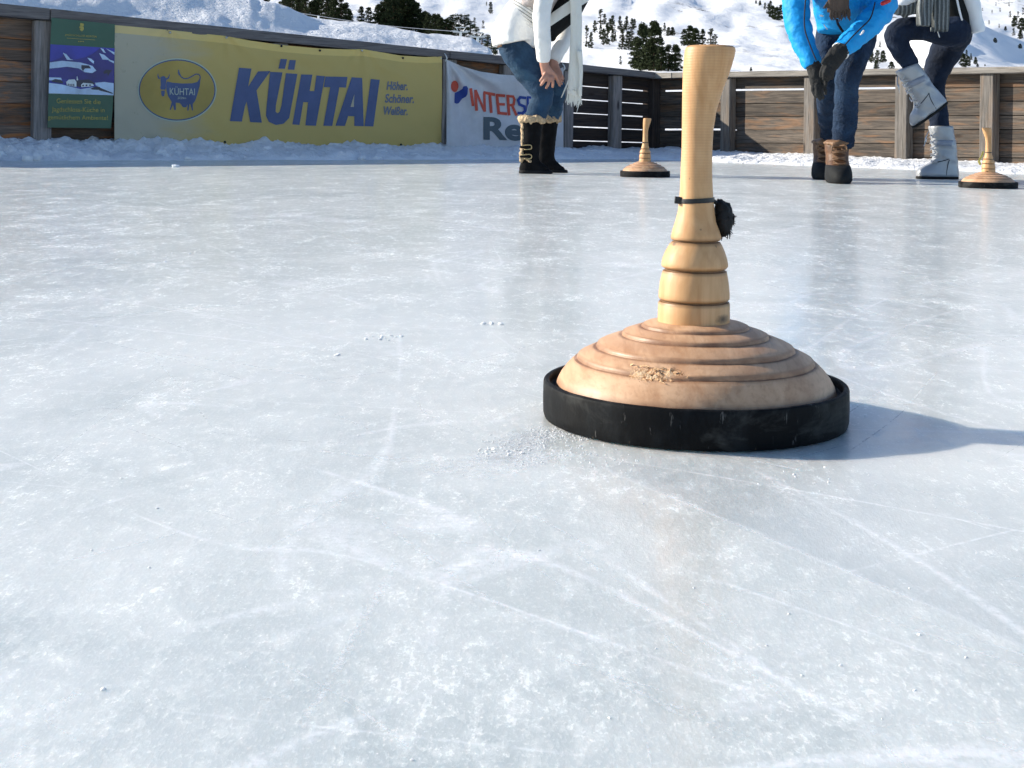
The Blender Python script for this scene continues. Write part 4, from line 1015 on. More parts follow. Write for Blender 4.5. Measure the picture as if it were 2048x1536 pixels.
me = bpy.data.meshes.new('splinters'); bm.to_mesh(me); bm.free(); me.materials.append(M['chip']); o = bpy.data.objects.new('splinters', me); COL.objects.link(o); o.parent = s1; o['kind'] = 'stuff'
b2 = G(1290, 353.5); s2 = stock(b2, 'small distant wooden ice stock standing right of the furry black boots', 0.4, (.985, .985, .94), True)
b3 = G(1976, 375.4); s3 = stock(b3, 'distant wooden ice stock at the right edge with a yellow ribbon on its handle', math.pi+.25, (.985, .985, .845), True)
bm = bmesh.new(); sw = 116.5/.27
pts = [P(1966, 303, b3.y-.03), P(1963, 312, b3.y-.035), P(1957, 323, b3.y-.04), P(1960, 330, b3.y-.04)]
for i, p in enumerate(pts): pass
vs = [(p+Vector((-.004, 0, 0)), p+Vector((.007 if i else .004, 0, .002))) for i, p in enumerate(pts)]
vv = [(bm.verts.new(a), bm.verts.new(b)) for a, b in vs]
for (a, b), (c, d) in zip(vv, vv[1:]): bm.faces.new((a, b, d, c))
r_ = mk('ribbon', bm, M['yellow_ribbon'], s3); sm = r_.modifiers.new('s', 'SOLIDIFY'); sm.thickness = .0015

# ------------------------------------------------------------------ loose snow on the ice and long scratches
bm = bmesh.new(); rnd = random.Random(21)
def crumb(p, r):
    vs = bmesh.ops.create_icosphere(bm, subdivisions=1, radius=1, matrix=Matrix.Translation(p+Vector((0, 0, r*.25))) @ Matrix.Rotation(rnd.uniform(0, 6), 4, 'Z') @ Matrix.Diagonal((r*rnd.uniform(.7, 1.4), r*rnd.uniform(.7, 1.3), r*rnd.uniform(.35, .7), 1)))['verts']
    for v in vs: v.co += Vector((rnd.uniform(-1, 1), rnd.uniform(-1, 1), rnd.uniform(-1, 1)))*r*.22
for k in range(70):
    px, py = rnd.uniform(-60, 2110), 345+1190*rnd.random()**1.1; p = G(px, py); crumb(p, rnd.uniform(.0004, .0010)*(1+.18*p.y)*(1.8 if rnd.random() < .05 else 1))
for cx_, cy_, sx_, sy_, nn, rs in ((1060, 895, 60, 14, 260, .0006), (1115, 868, 32, 9, 420, .0006), (990, 905, 24, 7, 14, .0014), (772, 676, 16, 4, 12, .0020), (672, 711, 6, 1.5, 2, .0035), (985, 648, 10, 1.5, 5, .0025), (1660, 960, 90, 14, 16, .0008), (1180, 920, 60, 12, 60, .0006), (320, 510, 40, 5, 10, .002)):
    for k in range(nn): crumb(G(rnd.gauss(cx_, sx_), rnd.gauss(cy_, sy_)), rs*rnd.uniform(.5, 1.5))
crumb(G(351, 334), .022)
tag(mk('snow_crumbs', bm, M['crumb']), 'loose crumbs of snow scattered over the ice', 'snow crumbs', kind='stuff')
def frost_mat():
    m, t, b = mat_new('frost_line', .7, (.86, .87, .89), .3); n = N(t); c = n.coord('Object')
    f = n.math('MULTIPLY', n.ramp(n.noise(c, 130, 4, .7), [(.42, 0.), (.66, 1.)]), n.ramp(n.noise(c, 16, 3, .6), [(.32, .1), (.6, .9)]))
    tc = n.sep(n.coord('UV')); e = n.math('MULTIPLY', n.math('MULTIPLY', tc[1], n.math('SUBTRACT', 1., tc[1])), 4.)
    f = n.math('MULTIPLY', f, e); en = n.math('MULTIPLY', n.math('MULTIPLY', tc[0], n.math('SUBTRACT', 1., tc[0])), 8., clamp=True)
    n.l(n.math('MULTIPLY', f, en, clamp=True), b.inputs['Alpha']); return m
M['frost'] = frost_mat()
bm = bmesh.new(); uvl = bm.loops.layers.uv.new('UVMap')
def scratch(pts, wmm):
    W = [G(*p, z=.0001) for p in pts]; path = []
    for a, b in zip(W, W[1:]):
        k = max(2, int((b-a).length/.02)); path += [a.lerp(b, i/k) for i in range(k)]
    path.append(W[-1]); m = len(path)
    for _ in range(6): path = [path[0]]+[(path[i-1]+path[i]*2+path[i+1])/4 for i in range(1, m-1)]+[path[-1]]
    vs = []
    for i, p in enumerate(path):
        t = (path[min(m-1, i+1)]-path[max(0, i-1)]).normalized(); s = Vector((-t.y, t.x, 0)); j = .3*wmm*nz(i*.35, p.x*20, 2)
        hw = wmm/2*(1+.5*nz(i*.2, 7, p.x*5)); vs.append((bm.verts.new(p+s*(hw+j)), bm.verts.new(p-s*(hw-j)), i/(m-1)))
    for (a, b, u0), (c, d, u1) in zip(vs, vs[1:]):
        f = bm.faces.new((a, b, d, c))
        for lp, uv in zip(f.loops, ((u0, 0), (u0, 1), (u1, 1), (u1, 0))): lp[uvl].uv = uv
for pts, wd in (([(735,1020),(800,1075),(960,1185),(1080,1262)], .004), ([(1160,1320),(1290,1388),(1380,1440)], .004), ([(1330,1400),(1520,1490)], .005), ([(590,1475),(650,1380),(700,1290),(760,1190),(800,1110)], .006),
                ([(0,1545),(60,1480),(120,1425),(165,1370)], .004), ([(1490,918),(1610,941)], .003), ([(1600,798),(1905,814)], .003), ([(310,705),(500,730),(700,772)], .005), ([(820,790),(870,850),(950,868)], .003),
                ([(150,640),(330,620),(560,604)], .010), ([(0,575),(150,530),(380,522)], .012), ([(1820,975),(1900,1000),(1990,1040)], .003), ([(1700,1215),(2060,1340)], .003), ([(1960,1470),(2060,1510)], .004),
                ([(1050,1020),(1200,1105)], .002), ([(1200,1180),(1330,1235)], .002), ([(850,440),(1050,462)], .015), ([(1450,640),(1900,676)], .004), ([(1500,560),(2040,700)], .004), ([(1700,520),(2040,600)], .005),
                ([(430,1060),(600,1010),(760,985)], .003), ([(100,1130),(380,1060)], .003), ([(900,720),(1080,740)], .004), ([(1240,950),(1560,1086),(1900,1230)], .0018), ([(620,900),(900,930),(1060,905)], .012), ([(820,945),(980,915),(1110,862)], .05), ([(930,960),(1060,920),(1170,900)], .04), ([(1000,900),(1080,880),(1130,850)], .05)):
    scratch(pts, wd)
rnd = random.Random(77)
for k in range(60):
    px, py = rnd.uniform(0, 2048), 380+1100*rnd.random()**1.2; L_ = rnd.uniform(60, 420); a = rnd.gauss(.1, .5); c = rnd.uniform(-.15, .15)
    sc_ = max(.12, (py-253)/900.)
    scratch([(px, py), (px+L_*.5*math.cos(a), py+L_*.5*math.sin(a)*sc_), (px+L_*math.cos(a+c), py+L_*math.sin(a+c)*sc_)], rnd.uniform(.0008, .0022)*(1+G(px, py).y*.3))
tag(mk('ice_scratches', bm, M['frost']), 'pale frosted scratches crossing the ice', 'scratches', kind='stuff')

# ------------------------------------------------------------------ people
class Fig:
    def __init__(s, d): s.d = d
    def q(s, px, py, dd=0.): return P(px, py, s.d+dd)
    def r(s, rp, dd=0.): return rp*(s.d+dd)/F
    def chain(s, bm, pts, ends=(True, True), n=16, depth=1.0, shrink=0.):
        tube(bm, [(s.q(p[0], p[1], p[2]), s.r(p[3])-shrink, (s.r(p[3])-shrink)*(p[4] if len(p) > 4 else depth)) for p in pts], n=n, round_ends=ends)
def folds(amp, fx=18., fz=30., seed=0., mask=None):
    def f(c):
        v = amp*(nz(c.x*fx, c.y*fx, c.z*fz+seed)+.5*abs(nz(c.x*fx*2, c.y*fx*2, c.z*fz*2+seed)))
        return v*(mask(c) if mask else 1)
    return f
def fingers(fig, bm, lst):
    for f in lst: fig.chain(bm, f, n=10)
def strip(bm, pts, wd, th, n_fold=0, ref=Vector((0, 1, 0))):
    tube(bm, [(p, w_/2, th/2) for p, w_ in zip(pts, wd)], n=20, round_ends=(False, False), ref=ref)

# ---- woman bending, white sweater, furry boots
W1 = Fig(7.80)
near_leg = [(1026,92,-.04,31),(1036,108,-.07,31),(1051,134,-.08,28),(1070,158,-.09,25.5),(1082,178,-.10,24),(1084,196,-.10,21.5),(1078,214,-.10,20.5),(1072,236,-.10,20)]
far_leg = [(1034,90,.10,31),(1060,118,.10,29),(1085,146,.10,24),(1106,172,.10,21.5),(1111,188,.10,20),(1107,212,.10,18.5),(1101,240,.10,18)]
torso1 = [(1028,74,0,37,.95),(1040,50,0,37,1.05),(1056,22,0,35,1.0),(1078,-10,0,37,1.1),(1100,-44,0,38,1.25),(1116,-64,0,30,1.2)]
near_arm = [(1106,-44,-.19,19),(1090,-8,-.22,17.5),(1083,34,-.24,16),(1085,76,-.23,14.5),(1087,112,-.21,13),(1087,124,-.20,12.2)]
far_arm = [(1128,-46,.19,18),(1142,0,.20,17),(1140,44,.18,17.5),(1128,80,.14,16),(1113,110,.08,13),(1108,124,.06,11)]
bm = bmesh.new()
for ch in (near_leg, far_leg): W1.chain(bm, ch, shrink=.012)
W1.chain(bm, [(1070,236,-.10,10),(1064,280,-.10,9),(1060,325,-.10,8),(1076,338,-.10,5),(1088,340,-.10,4)])
W1.chain(bm, [(1099,240,.11,10),(1095,285,.12,9),(1092,325,.12,8),(1107,337,.12,5),(1118,338,.12,4)])
W1.chain(bm, torso1, shrink=.018)
W1.chain(bm, near_arm, shrink=.015); W1.chain(bm, far_arm, shrink=.012)
W1.chain(bm, [(1112,-58,0,17),(1132,-82,0,15),(1146,-100,0,17)])
W1.chain(bm, [(1088,122,-.20,9.5),(1090,134,-.20,9.5,.7),(1095,146,-.20,12,.55),(1099,156,-.19,12,.5)])
fingers(W1, bm, [[(1092,146,-.215,3.36),(1086,155,-.22,3.20),(1080.5,162,-.215,2.72)],
                 [(1094,152,-.22,3.36),(1088,163,-.225,3.20),(1082,170,-.21,2.72)],
                 [(1099,155,-.22,3.36),(1097,167,-.225,3.20),(1092.5,175.5,-.205,2.72)],
                 [(1104,154,-.215,3.20),(1106,165,-.22,2.96),(1105.5,174,-.20,2.56)],
                 [(1107,146,-.20,3.20),(1113,155,-.18,2.88),(1116,163,-.15,2.56)]])
W1.chain(bm, [(1107,124,.05,9),(1110,136,.03,9.5,.7),(1114,147,.0,11,.55),(1117,155,-.02,10,.5)])
fingers(W1, bm, [[(1112,150,-.03,3.04),(1115,162,-.04,2.88),(1120,171.5,-.035,2.48)],
                 [(1117,150,-.02,3.04),(1120,160,-.03,2.80),(1123.5,168,-.02,2.40)],
                 [(1120,148,0,2.88),(1123.5,156,0,2.56),(1125.5,163,0,2.24)],
                 [(1108,146,-.03,2.88),(1106,158,-.04,2.56),(1107,166,-.04,2.24)],
                 [(1121,146,.03,2.56),(1125,152,.03,2.24),(1127,158,.03,2.00)]])
ball(bm, W1.q(1160, -116, 0), (.085, .075, .11), 20); ball(bm, W1.q(1192, -112, 0), (.016, .013, .018), 10); ball(bm, W1.q(1186, -98, 0), (.012, .02, .007), 10)
for dd in (-.078, .078): ball(bm, W1.q(1158, -114, dd), (.014, .008, .026), 10)
for dd in (-.03, .03): ball(bm, W1.q(1187, -118, dd), (.010, .012, .009), 10)
p1 = fuse('person', bm, .0042, M['skin'], None, 2)
tag(p1, 'woman bending with both hands on her knees, white sweater, blue jeans, furry black boots', 'person')
bm = bmesh.new(); W1.chain(bm, near_leg, (True, False)); W1.chain(bm, far_leg, (True, False)); W1.chain(bm, [(1030,74,0,28,1.0),(1029,90,0,34,1.1),(1034,98,0,33,1.1)])
def crease(c, fx, fz, s_=0.):
    return 1-2.2*abs(nz(c.x*fx+s_, c.y*fx, c.z*fz+c.x*fx*1.2))
def jf1(c): # knee and shin creases
    return .003*nz(c.x*14, c.y*14, c.z*34)+.005*crease(c, 5, 16)*(.35+.65*sstep(.62, .5, c.z))
fuse('jeans', bm, .0075, M['jeans_w'], p1, 3, jf1)
bm = bmesh.new(); tube(bm, [(W1.q(996,94,-.12), .006, .004), (W1.q(1003,91,-.13), .006, .004)], n=8); mk('belt_label', bm, M['leather_tan'], p1)
bm = bmesh.new(); W1.chain(bm, [(1028,87,0,44,1.45),(1027,70,0,43,1.4),(1036,46,0,41,1.25),(1056,16,0,38,1.05),(1078,-14,0,40,1.15),(1102,-46,0,40,1.3)], (False, True), 24)
W1.chain(bm, [(1052,93,0,17,2.2),(1056,74,0,20,1.9),(1068,40,0,26,1.4)], (False, True))
W1.chain(bm, [near_arm[0]]+[(a, b, c, r+1.2) for a, b, c, r in near_arm[1:]], (True, False)); W1.chain(bm, [(a, b, c, r+1) for a, b, c, r in far_arm], (True, False))
fuse('sweater', bm, .008, M['sweater'], p1, 3, folds(.006, 9, 9, 3))
# ribbed waist band and padded vest above it
def band(fig, a, b, r, depth, k0, k1, n=40):
    A, B = fig.q(*a, 0.), fig.q(*b, 0.); t = (B-A).normalized(); x = t.cross(Vector((0, 1, 0))).normalized(); y = Vector((0, 1, 0)); R = []
    m = 24
    for i in range(m+1):
        c = A.lerp(B, i/m); rr_ = fig.r(lerp(k0, k1, i/m))+.0035*(1 if (i//2) % 2 else -1)*(1 if i < m-4 else 0)
        R.append([c+x*rr_*math.cos(2*math.pi*j/n)+y*rr_*depth*math.sin(2*math.pi*j/n) for j in range(n)])
    bm_ = bmesh.new(); loft(bm_, R, False); return bm_
def stripes_mat():
    m, t, b = mat_new('ribbed_band', .85, spec=.2); n = N(t); s = n.sep(n.coord('Object'))
    A, B = W1.q(1040, 48, 0), W1.q(1064, 12, 0); d = (B-A).normalized()
    w_ = n.math('ADD', n.math('MULTIPLY', s[0], d.x), n.math('MULTIPLY', s[2], d.z)); L0 = A.x*d.x+A.z*d.z
    sn = n.math('SINE', n.math('MULTIPLY', n.math('SUBTRACT', w_, L0), 2*math.pi/.0165))
    n.l(n.mix(n.ramp(sn, [(.55, 0.), (.8, 1.)]), (.74, .73, .70), (.22, .22, .20)), b.inputs['Base Color']); return m
M['ribs'] = stripes_mat()
mk('ribbed_band', band(W1, (1040, 48), (1057, 20), 40, 1.12, 41.5, 40), M['ribs'], p1, True)
bm = bmesh.new(); W1.chain(bm, [(1058,20,0,41,1.12),(1070,0,0,42,1.15),(1086,-22,0,42,1.2),(1106,-50,0,42,1.3)], (False, True), 24)
fuse('vest', bm, .008, M['vest'], p1, 2, lambda c: .012*math.sin((c.x*.6-c.z*.8)*95)*.6+.007*nz(c.x*20, c.y*20, c.z*20))
bm = bmesh.new()
tube(bm, [(W1.q(1073,42,-.30), .008, .004), (W1.q(1056,60,-.315), .009, .005), (W1.q(1050,64,-.31), .014, .006)], n=8)
# striped black and white front hanging between the arms
def bw_mat():
    m, t, b = mat_new('black_white_stripe', .85, spec=.2); n = N(t); s = n.sep(n.coord('Object'))
    A = W1.q(1099, 55, 0); d = (W1.q(1141, 27, 0)-A).normalized(); nn = Vector((-d.z, 0, d.x)); nn = nn if nn.z > 0 else -nn
    w_ = n.math('SUBTRACT', n.math('ADD', n.math('MULTIPLY', s[0], nn.x), n.math('MULTIPLY', s[2], nn.z)), A.x*nn.x+A.z*nn.z)
    f = n.math('MULTIPLY', w_, 1/.14); fr = n.math('FRACT', f)
    n.l(n.mix(n.math('LESS_THAN', fr, .42), (.009, .010, .011), (.70, .71, .68)), b.inputs['Base Color'])
    n.l(n.bump(n.noise(n.coord('Object'), 150, 3), .4, .003), b.inputs['Normal']); return m
M['bw'] = bw_mat()
bm.free(); bm = bmesh.new()
W1.chain(bm, [(1104,74,.0,10,1.),(1108,56,.0,20,1.),(1122,34,.0,24,1.),(1140,10,.0,28,1.),(1160,-22,0,28,1.1)], (True, True), 20)
fuse('striped_top', bm, .008, M['bw'], p1, 3, folds(.006, 10, 10, 5))
# cream scarf
bm = bmesh.new()
def scarf_tail(fig, bm, xs, dd, th=.014):
    pts = [(fig.q(x, y, dd), wd) for x, y, wd in xs]; tube(bm, [(p, fig.r(w_)/2, th) for p, w_ in pts], n=24, round_ends=(False, False))
scarf_tail(W1, bm, [(1146,-60,24),(1150,-20,24),(1152,20,22),(1152,60,23),(1151,110,24),(1149,150,25),(1146,182,22),(1144,190,20)], -.10)
scarf_tail(W1, bm, [(1158,100,12),(1162,135,9),(1161,170,8),(1160,192,8)], -.13, .010)
rnd = random.Random(3)
for k in range(42):
    x = 1134+26*rnd.random()+(2 if k % 3 else 0); y0 = 176+6*rnd.random(); sp = (x-1147)*.15
    W1.chain(bm, [(x, y0, -.10+rnd.uniform(-.02, .02), 1.4),(x+sp*.5+rnd.uniform(-1.5, 1.5), y0+14, -.10, 1.2),(x+sp+rnd.uniform(-2, 2), y0+24+rnd.random()*9, -.10, .6)], n=5)
W1.chain(bm, [(1140,152,-.10,1.6),(1134,168,-.10,1.5),(1127,185,-.10,1.4),(1123,195,-.10,.8)], n=6)
W1.chain(bm, [(1158,205,-.10,1.),(1156,215,-.10,.8),(1153,226,-.10,.4)], n=5)
o = mk('scarf', bm, M['white_wool'], p1, True)
for v in o.data.vertices: v.co += Vector((1, 0, 0))*.004*nz(v.co.x*30, 1, v.co.z*9)+Vector((0, .006*nz(v.co.x*60, 2, v.co.z*6), 0))
bm = bmesh.new(); ball(bm, W1.q(1152, -128, 0), (.10, .092, .105), 18); W1.chain(bm, [(1140,-125,0,30),(1120,-95,0,24),(1112,-70,0,14)])
fuse('hair', bm, .01, M['hair'], p1, 2, folds(.006, 20, 40))
# boots: stack of oval rings
def boot_stack(bm, fig, rows, dd, yaw=None, n=28, xf=None):
    """rows: (py, x_left, x_right, half depth in m)"""
    R = []
    for y, xl, xr, hd in rows:
        c = fig.q((xl+xr)/2, y, dd); rx = fig.r((xr-xl)/2)
        ring = [c+Vector((rx*math.copysign(abs(math.cos(a))**.8, math.cos(a)), hd*math.copysign(abs(math.sin(a))**.8, math.sin(a)), 0)) for a in (2*math.pi*i/n for i in range(n))]
        R.append([xf(p) for p in ring] if xf else ring)
    loft(bm, R)
def furry_boot(dx, dy, dd, toe, label=None):
    sh = lambda rows: [(y+dy, a+dx, b+dx, h) for y, a, b, h in rows]
    bm = bmesh.new(); boot_stack(bm, W1, sh([(345,1040,1098,.036),(341,1039,1100,.044),(336,1039.5,1098,.046),(330,1041,1090,.045),(322,1043,1080,.044),(312,1044.5,1078,.046),(290,1044,1080,.052),(262,1043.5,1083,.057),(240,1043,1086,.060)]), dd)
    b = fuse('boot', bm, .006, M['suede'], p1, 3, folds(.004, 18, 20, dx))
    bm = bmesh.new(); boot_stack(bm, W1, sh([(347.5,1039,1103,.040),(346,1038,1105,.047),(342,1038,1105,.048),(340.5,1039,1103,.046)]), dd); mk('sole', bm, M['boot_rubber'], b, True)
    bm = bmesh.new(); rnd_ = random.Random(int(dd*100)); c = W1.q(1064.5+dx, 239+dy, dd); m = 30
    for k in range(m):
        a = 2*math.pi*k/m; p = c+Vector((W1.r(22.5)*math.cos(a), .064*math.sin(a), rnd_.uniform(-.006, .006))); ball(bm, p, (.017, .017, .022), 8)
    for k in range(26):
        t_ = k/25; p = W1.q(1045+dx+1.5*math.sin(t_*5), 244+dy+t_*(78 if k else 0), dd-.02); 
        if dd < 0: ball(bm, p, (.014, .02, .013), 8)
    if dd < 0:
        for k in range(8): ball(bm, W1.q(1050+k*1.4, 314+k*1.2+dy, dd-.045), (.012, .01, .010), 8)
    fuse('fur_trim', bm, .006, M['fur'], b, 1, lambda q: .007*nz(q.x*70, q.y*70, q.z*70)+.004*nz(q.x*160, q.y*160, q.z*160))
    if dd < 0:
        for by in (292, 311):
            bm = bmesh.new(); pts = [(1044, by-1), (1060, by-2), (1063, by+2), (1061, by+6), (1050, by+7)]
            W1.chain(bm, [(x+dx, y+dy, dd-.062, 1.2) for x, y in pts], n=6); mk('buckle', bm, M['brass'], b, True)
            bm = bmesh.new(); W1.chain(bm, [(1042+dx, by+2+dy, dd-.05, 2.6), (1060+dx, by+2+dy, dd-.062, 2.6)], n=8); mk('strap', bm, M['suede'], b, True)
furry_boot(0, 0, -.10, 1)
furry_boot(31, -1.5, .12, 1)

# ---- man in blue jacket
MN = Fig(6.88)
leg_f = [(1728,38,.10,33),(1722,80,.02,31),(1707,118,-.06,29),(1697,150,-.08,27),(1693,180,-.05,25),(1692,215,0,24.5),(1689,250,.03,24.5),(1684,291,.06,23)]
leg_r = [(1668,45,.14,34),(1656,95,.10,29),(1652,145,.06,25),(1653,185,.18,22.5),(1655,225,.36,21),(1658,270,.52,18)]
bm = bmesh.new()
MN.chain(bm, leg_f, shrink=.02); MN.chain(bm, leg_r, shrink=.02)
MN.chain(bm, [(1683,284,.07,10),(1679,320,.09,9),(1678,345,.06,9),(1677,350,-.02,7)]); MN.chain(bm, [(1655,270,.56,12),(1653,310,.6,10),(1652,335,.6,9),(1652,340,.52,7)])
MN.chain(bm, [(1695,50,.1,46,.75),(1690,10,0,48,.75),(1688,-50,-.15,54,.7),(1688,-90,-.25,50,.7)])
MN.chain(bm, [(1620,-70,-.22,24),(1594,10,-.15,20),(1600,66,-.2,17),(1616,106,-.25,14),(1628,138,-.28,11),(1636,160,-.3,12,.6)])
MN.chain(bm, [(1752,-70,-.22,24),(1762,10,-.15,20),(1744,40,-.2,17),(1710,72,-.25,15),(1682,100,-.28,12),(1668,120,-.3,12,.6)])
MN.chain(bm, [(1688,-95,-.28,24),(1688,-125,-.36,22)]); ball(bm, MN.q(1688, -165, -.42), (.085, .10, .12), 20); ball(bm, MN.q(1688, -155, -.52), (.016, .02, .02), 10)
for sx in (-36, 36): ball(bm, MN.q(1688+sx, -162, -.42), (.010, .016, .03), 10)
p2 = fuse('person', bm, .007, M['skin'], None, 2)
tag(p2, 'man stooping in a bright blue padded jacket, dark jeans, charcoal gloves and brown lace-up boots', 'person')
bm = bmesh.new(); MN.chain(bm, leg_f, (True, False)); MN.chain(bm, leg_r, (True, False)); MN.chain(bm, [(1696,36,.12,50,.8),(1694,66,.10,48,.8)])
def jf2(c):
    lo = sstep(.55, .25, c.z); return .003*crease(c, 5, 13)+lo*.006*crease(c, 7, 24, 3)-.004+.002*nz(c.x*30, c.y*30, c.z*60)
fuse('jeans', bm, .0075, M['jeans_m'], p2, 3, jf2)
def quilt(sc=62, amp=.006, d=(0, 0, 1)):
    D = Vector(d).normalized()
    def f(c):
        t = c.dot(D)*sc; return amp*(abs(math.sin(t))**.5-.6)+.007*nz(c.x*16, c.y*16, c.z*22)+.003*nz(c.x*45, c.y*45, c.z*60)
    return f
bm = bmesh.new()
MN.chain(bm, [(1684,70,.02,50,.85),(1688,40,.02,56,.85),(1688,0,-.05,62,.8),(1688,-50,-.17,70,.75),(1688,-88,-.25,60,.75)], (False, True), 28)
MN.chain(bm, [(1625,-72,-.22,32),(1598,-30,-.19,31),(1592,12,-.18,27),(1597,52,-.22,25),(1606,82,-.25,22),(1618,112,-.28,19.5),(1626,134,-.30,17.5)], (True, False), 20)
MN.chain(bm, [(1751,-72,-.22,32),(1766,-30,-.19,31),(1765,10,-.18,27),(1748,38,-.24,26),(1722,62,-.29,23),(1698,86,-.33,20),(1680,103,-.35,18)], (True, False), 20)
MN.chain(bm, [(1688,-84,-.25,34,.9),(1688,-106,-.30,28,.9)])
J = fuse('jacket', bm, .0075, M['jacket_blue'], p2, 3, quilt(48, .004, (.25, 0, 1)))
def mark(fig, pts, r, mat, name, parent, n=8): bm_ = bmesh.new(); fig.chain(bm_, [(x, y, d_, r) for x, y, d_ in pts], n=n); return mk(name, bm_, M[mat], parent, True)
mark(MN, [(1612,-10,-.285),(1609,30,-.305),(1610,60,-.325),(1620,90,-.345),(1632,120,-.365)], 1.3, 'dark', 'seam', J)
mark(MN, [(1750,5,-.31),(1741,36,-.335),(1722,56,-.375),(1704,74,-.405),(1688,92,-.425)], 1.3, 'dark', 'seam', J)
mark(MN, [(1674,40,-.275),(1677,50,-.25),(1685,62,-.22)], 2.6, 'dark', 'zip', J)
mark(MN, [(1724,66,-.370),(1727,62,-.365)], 1.9, 'white_mark', 'emblem', J); mark(MN, [(1721,69,-.377),(1724,67,-.377)], 1.4, 'white_mark', 'emblem', J)
mark(MN, [(1641,31,-.268),(1645,32,-.268)], 1.9, 'white_mark', 'emblem', J); mark(MN, [(1648,50,-.255),(1654,58,-.25)], 1.1, 'white_mark', 'emblem', J)
mark(MN, [(1765,7,-.34),(1778,1,-.30)], 4.2, 'red_mark', 'sleeve_patch', J)
bm = bmesh.new(); c = MN.q(1681, 102, -.352); ax = (MN.q(1680, 103, -.35)-MN.q(1698, 86, -.33)).normalized(); x = ax.cross(Vector((0, 1, 0))).normalized(); y = x.cross(ax)
rings = [[c+ax*o_+(x*math.cos(a)+y*math.sin(a))*MN.r(rr_) for a in (2*math.pi*i/24 for i in range(24))] for o_, rr_ in ((-.006, 18.3), (.004, 18.6), (.006, 17), (-.004, 15))]
loft(bm, rings, False); mk('cuff', bm, M['white_mark'], J, True)
# gloves with five fingers each
bm = bmesh.new()
MN.chain(bm, [(1626,128,-.30,15),(1632,146,-.31,15,.8),(1636,162,-.32,16,.6),(1638,172,-.32,14,.55)])
fingers(MN, bm, [[(1627,166,-.33,4.16),(1626,180,-.335,4.00),(1632,193,-.33,3.52)],[(1633,170,-.34,4.32),(1634,186,-.345,4.00),(1640,198,-.33,3.52)],[(1640,170,-.34,4.32),(1643,184,-.34,4.00),(1646,196,-.32,3.44)],[(1646,166,-.32,4.00),(1650,178,-.32,3.68),(1651,188,-.30,3.20)],[(1644,150,-.33,4.32),(1651,160,-.345,4.00),(1651,170,-.35,3.52)]])
fuse('glove', bm, .0042, M['glove'], p2, 1, folds(.002, 60, 60))
bm = bmesh.new()
MN.chain(bm, [(1682,101,-.36,16.5),(1672,112,-.38,17.5,.8),(1664,124,-.39,17,.6),(1658,134,-.385,15,.55)])
fingers(MN, bm, [[(1650,128,-.39,4.16),(1644,140,-.385,4.00),(1642,152,-.37,3.52)],[(1654,134,-.40,4.32),(1649,147,-.40,4.00),(1648,158,-.385,3.52)],[(1661,138,-.40,4.32),(1657,150,-.40,4.00),(1656,160,-.385,3.44)],[(1667,136,-.39,4.00),(1665,148,-.39,3.68),(1663,157,-.375,3.20)],[(1660,112,-.40,4.32),(1651,118,-.41,4.00),(1645,126,-.41,3.52)]])
fuse('glove', bm, .0042, M['glove'], p2, 1, folds(.002, 60, 60, 4))
bm = bmesh.new()
for x0, w_, dd in ((1678, 28, -.34), (1664, 14, -.335), (1692, 14, -.335)):
    tube(bm, [(MN.q(x0, -70, dd), MN.r(w_)/2, .016), (MN.q(x0-1, -10, dd+.0), MN.r(w_)/2, .014), (MN.q(x0-2, 24, dd+.02), MN.r(w_*1.1)/2, .012)], n=16, round_ends=(False, False))
rnd = random.Random(12)
for k in range(44):
    x = rnd.uniform(1660, 1700); y0 = rnd.uniform(14, 24); MN.chain(bm, [(x, y0, -.33, 1.8), (x+rnd.uniform(-3, 3), y0+10, -.325, 1.6), (x+rnd.uniform(-5, 5), y0+15+rnd.random()*5, -.32, .9)], n=5)
for k in range(12):
    x = rnd.uniform(1648, 1660); y0 = rnd.uniform(4, 9); MN.chain(bm, [(x+4, y0, -.33, 1.8), (x, y0+6, -.33, 1.4), (x-3, y0+9, -.33, .8)], n=5)
mk('scarf', bm, M['brown_wool'], p2, True)
bm = bmesh.new(); ball(bm, MN.q(1688, -178, -.40), (.098, .112, .11), 18); fuse('hat', bm, .01, M['glove'], p2, 1)
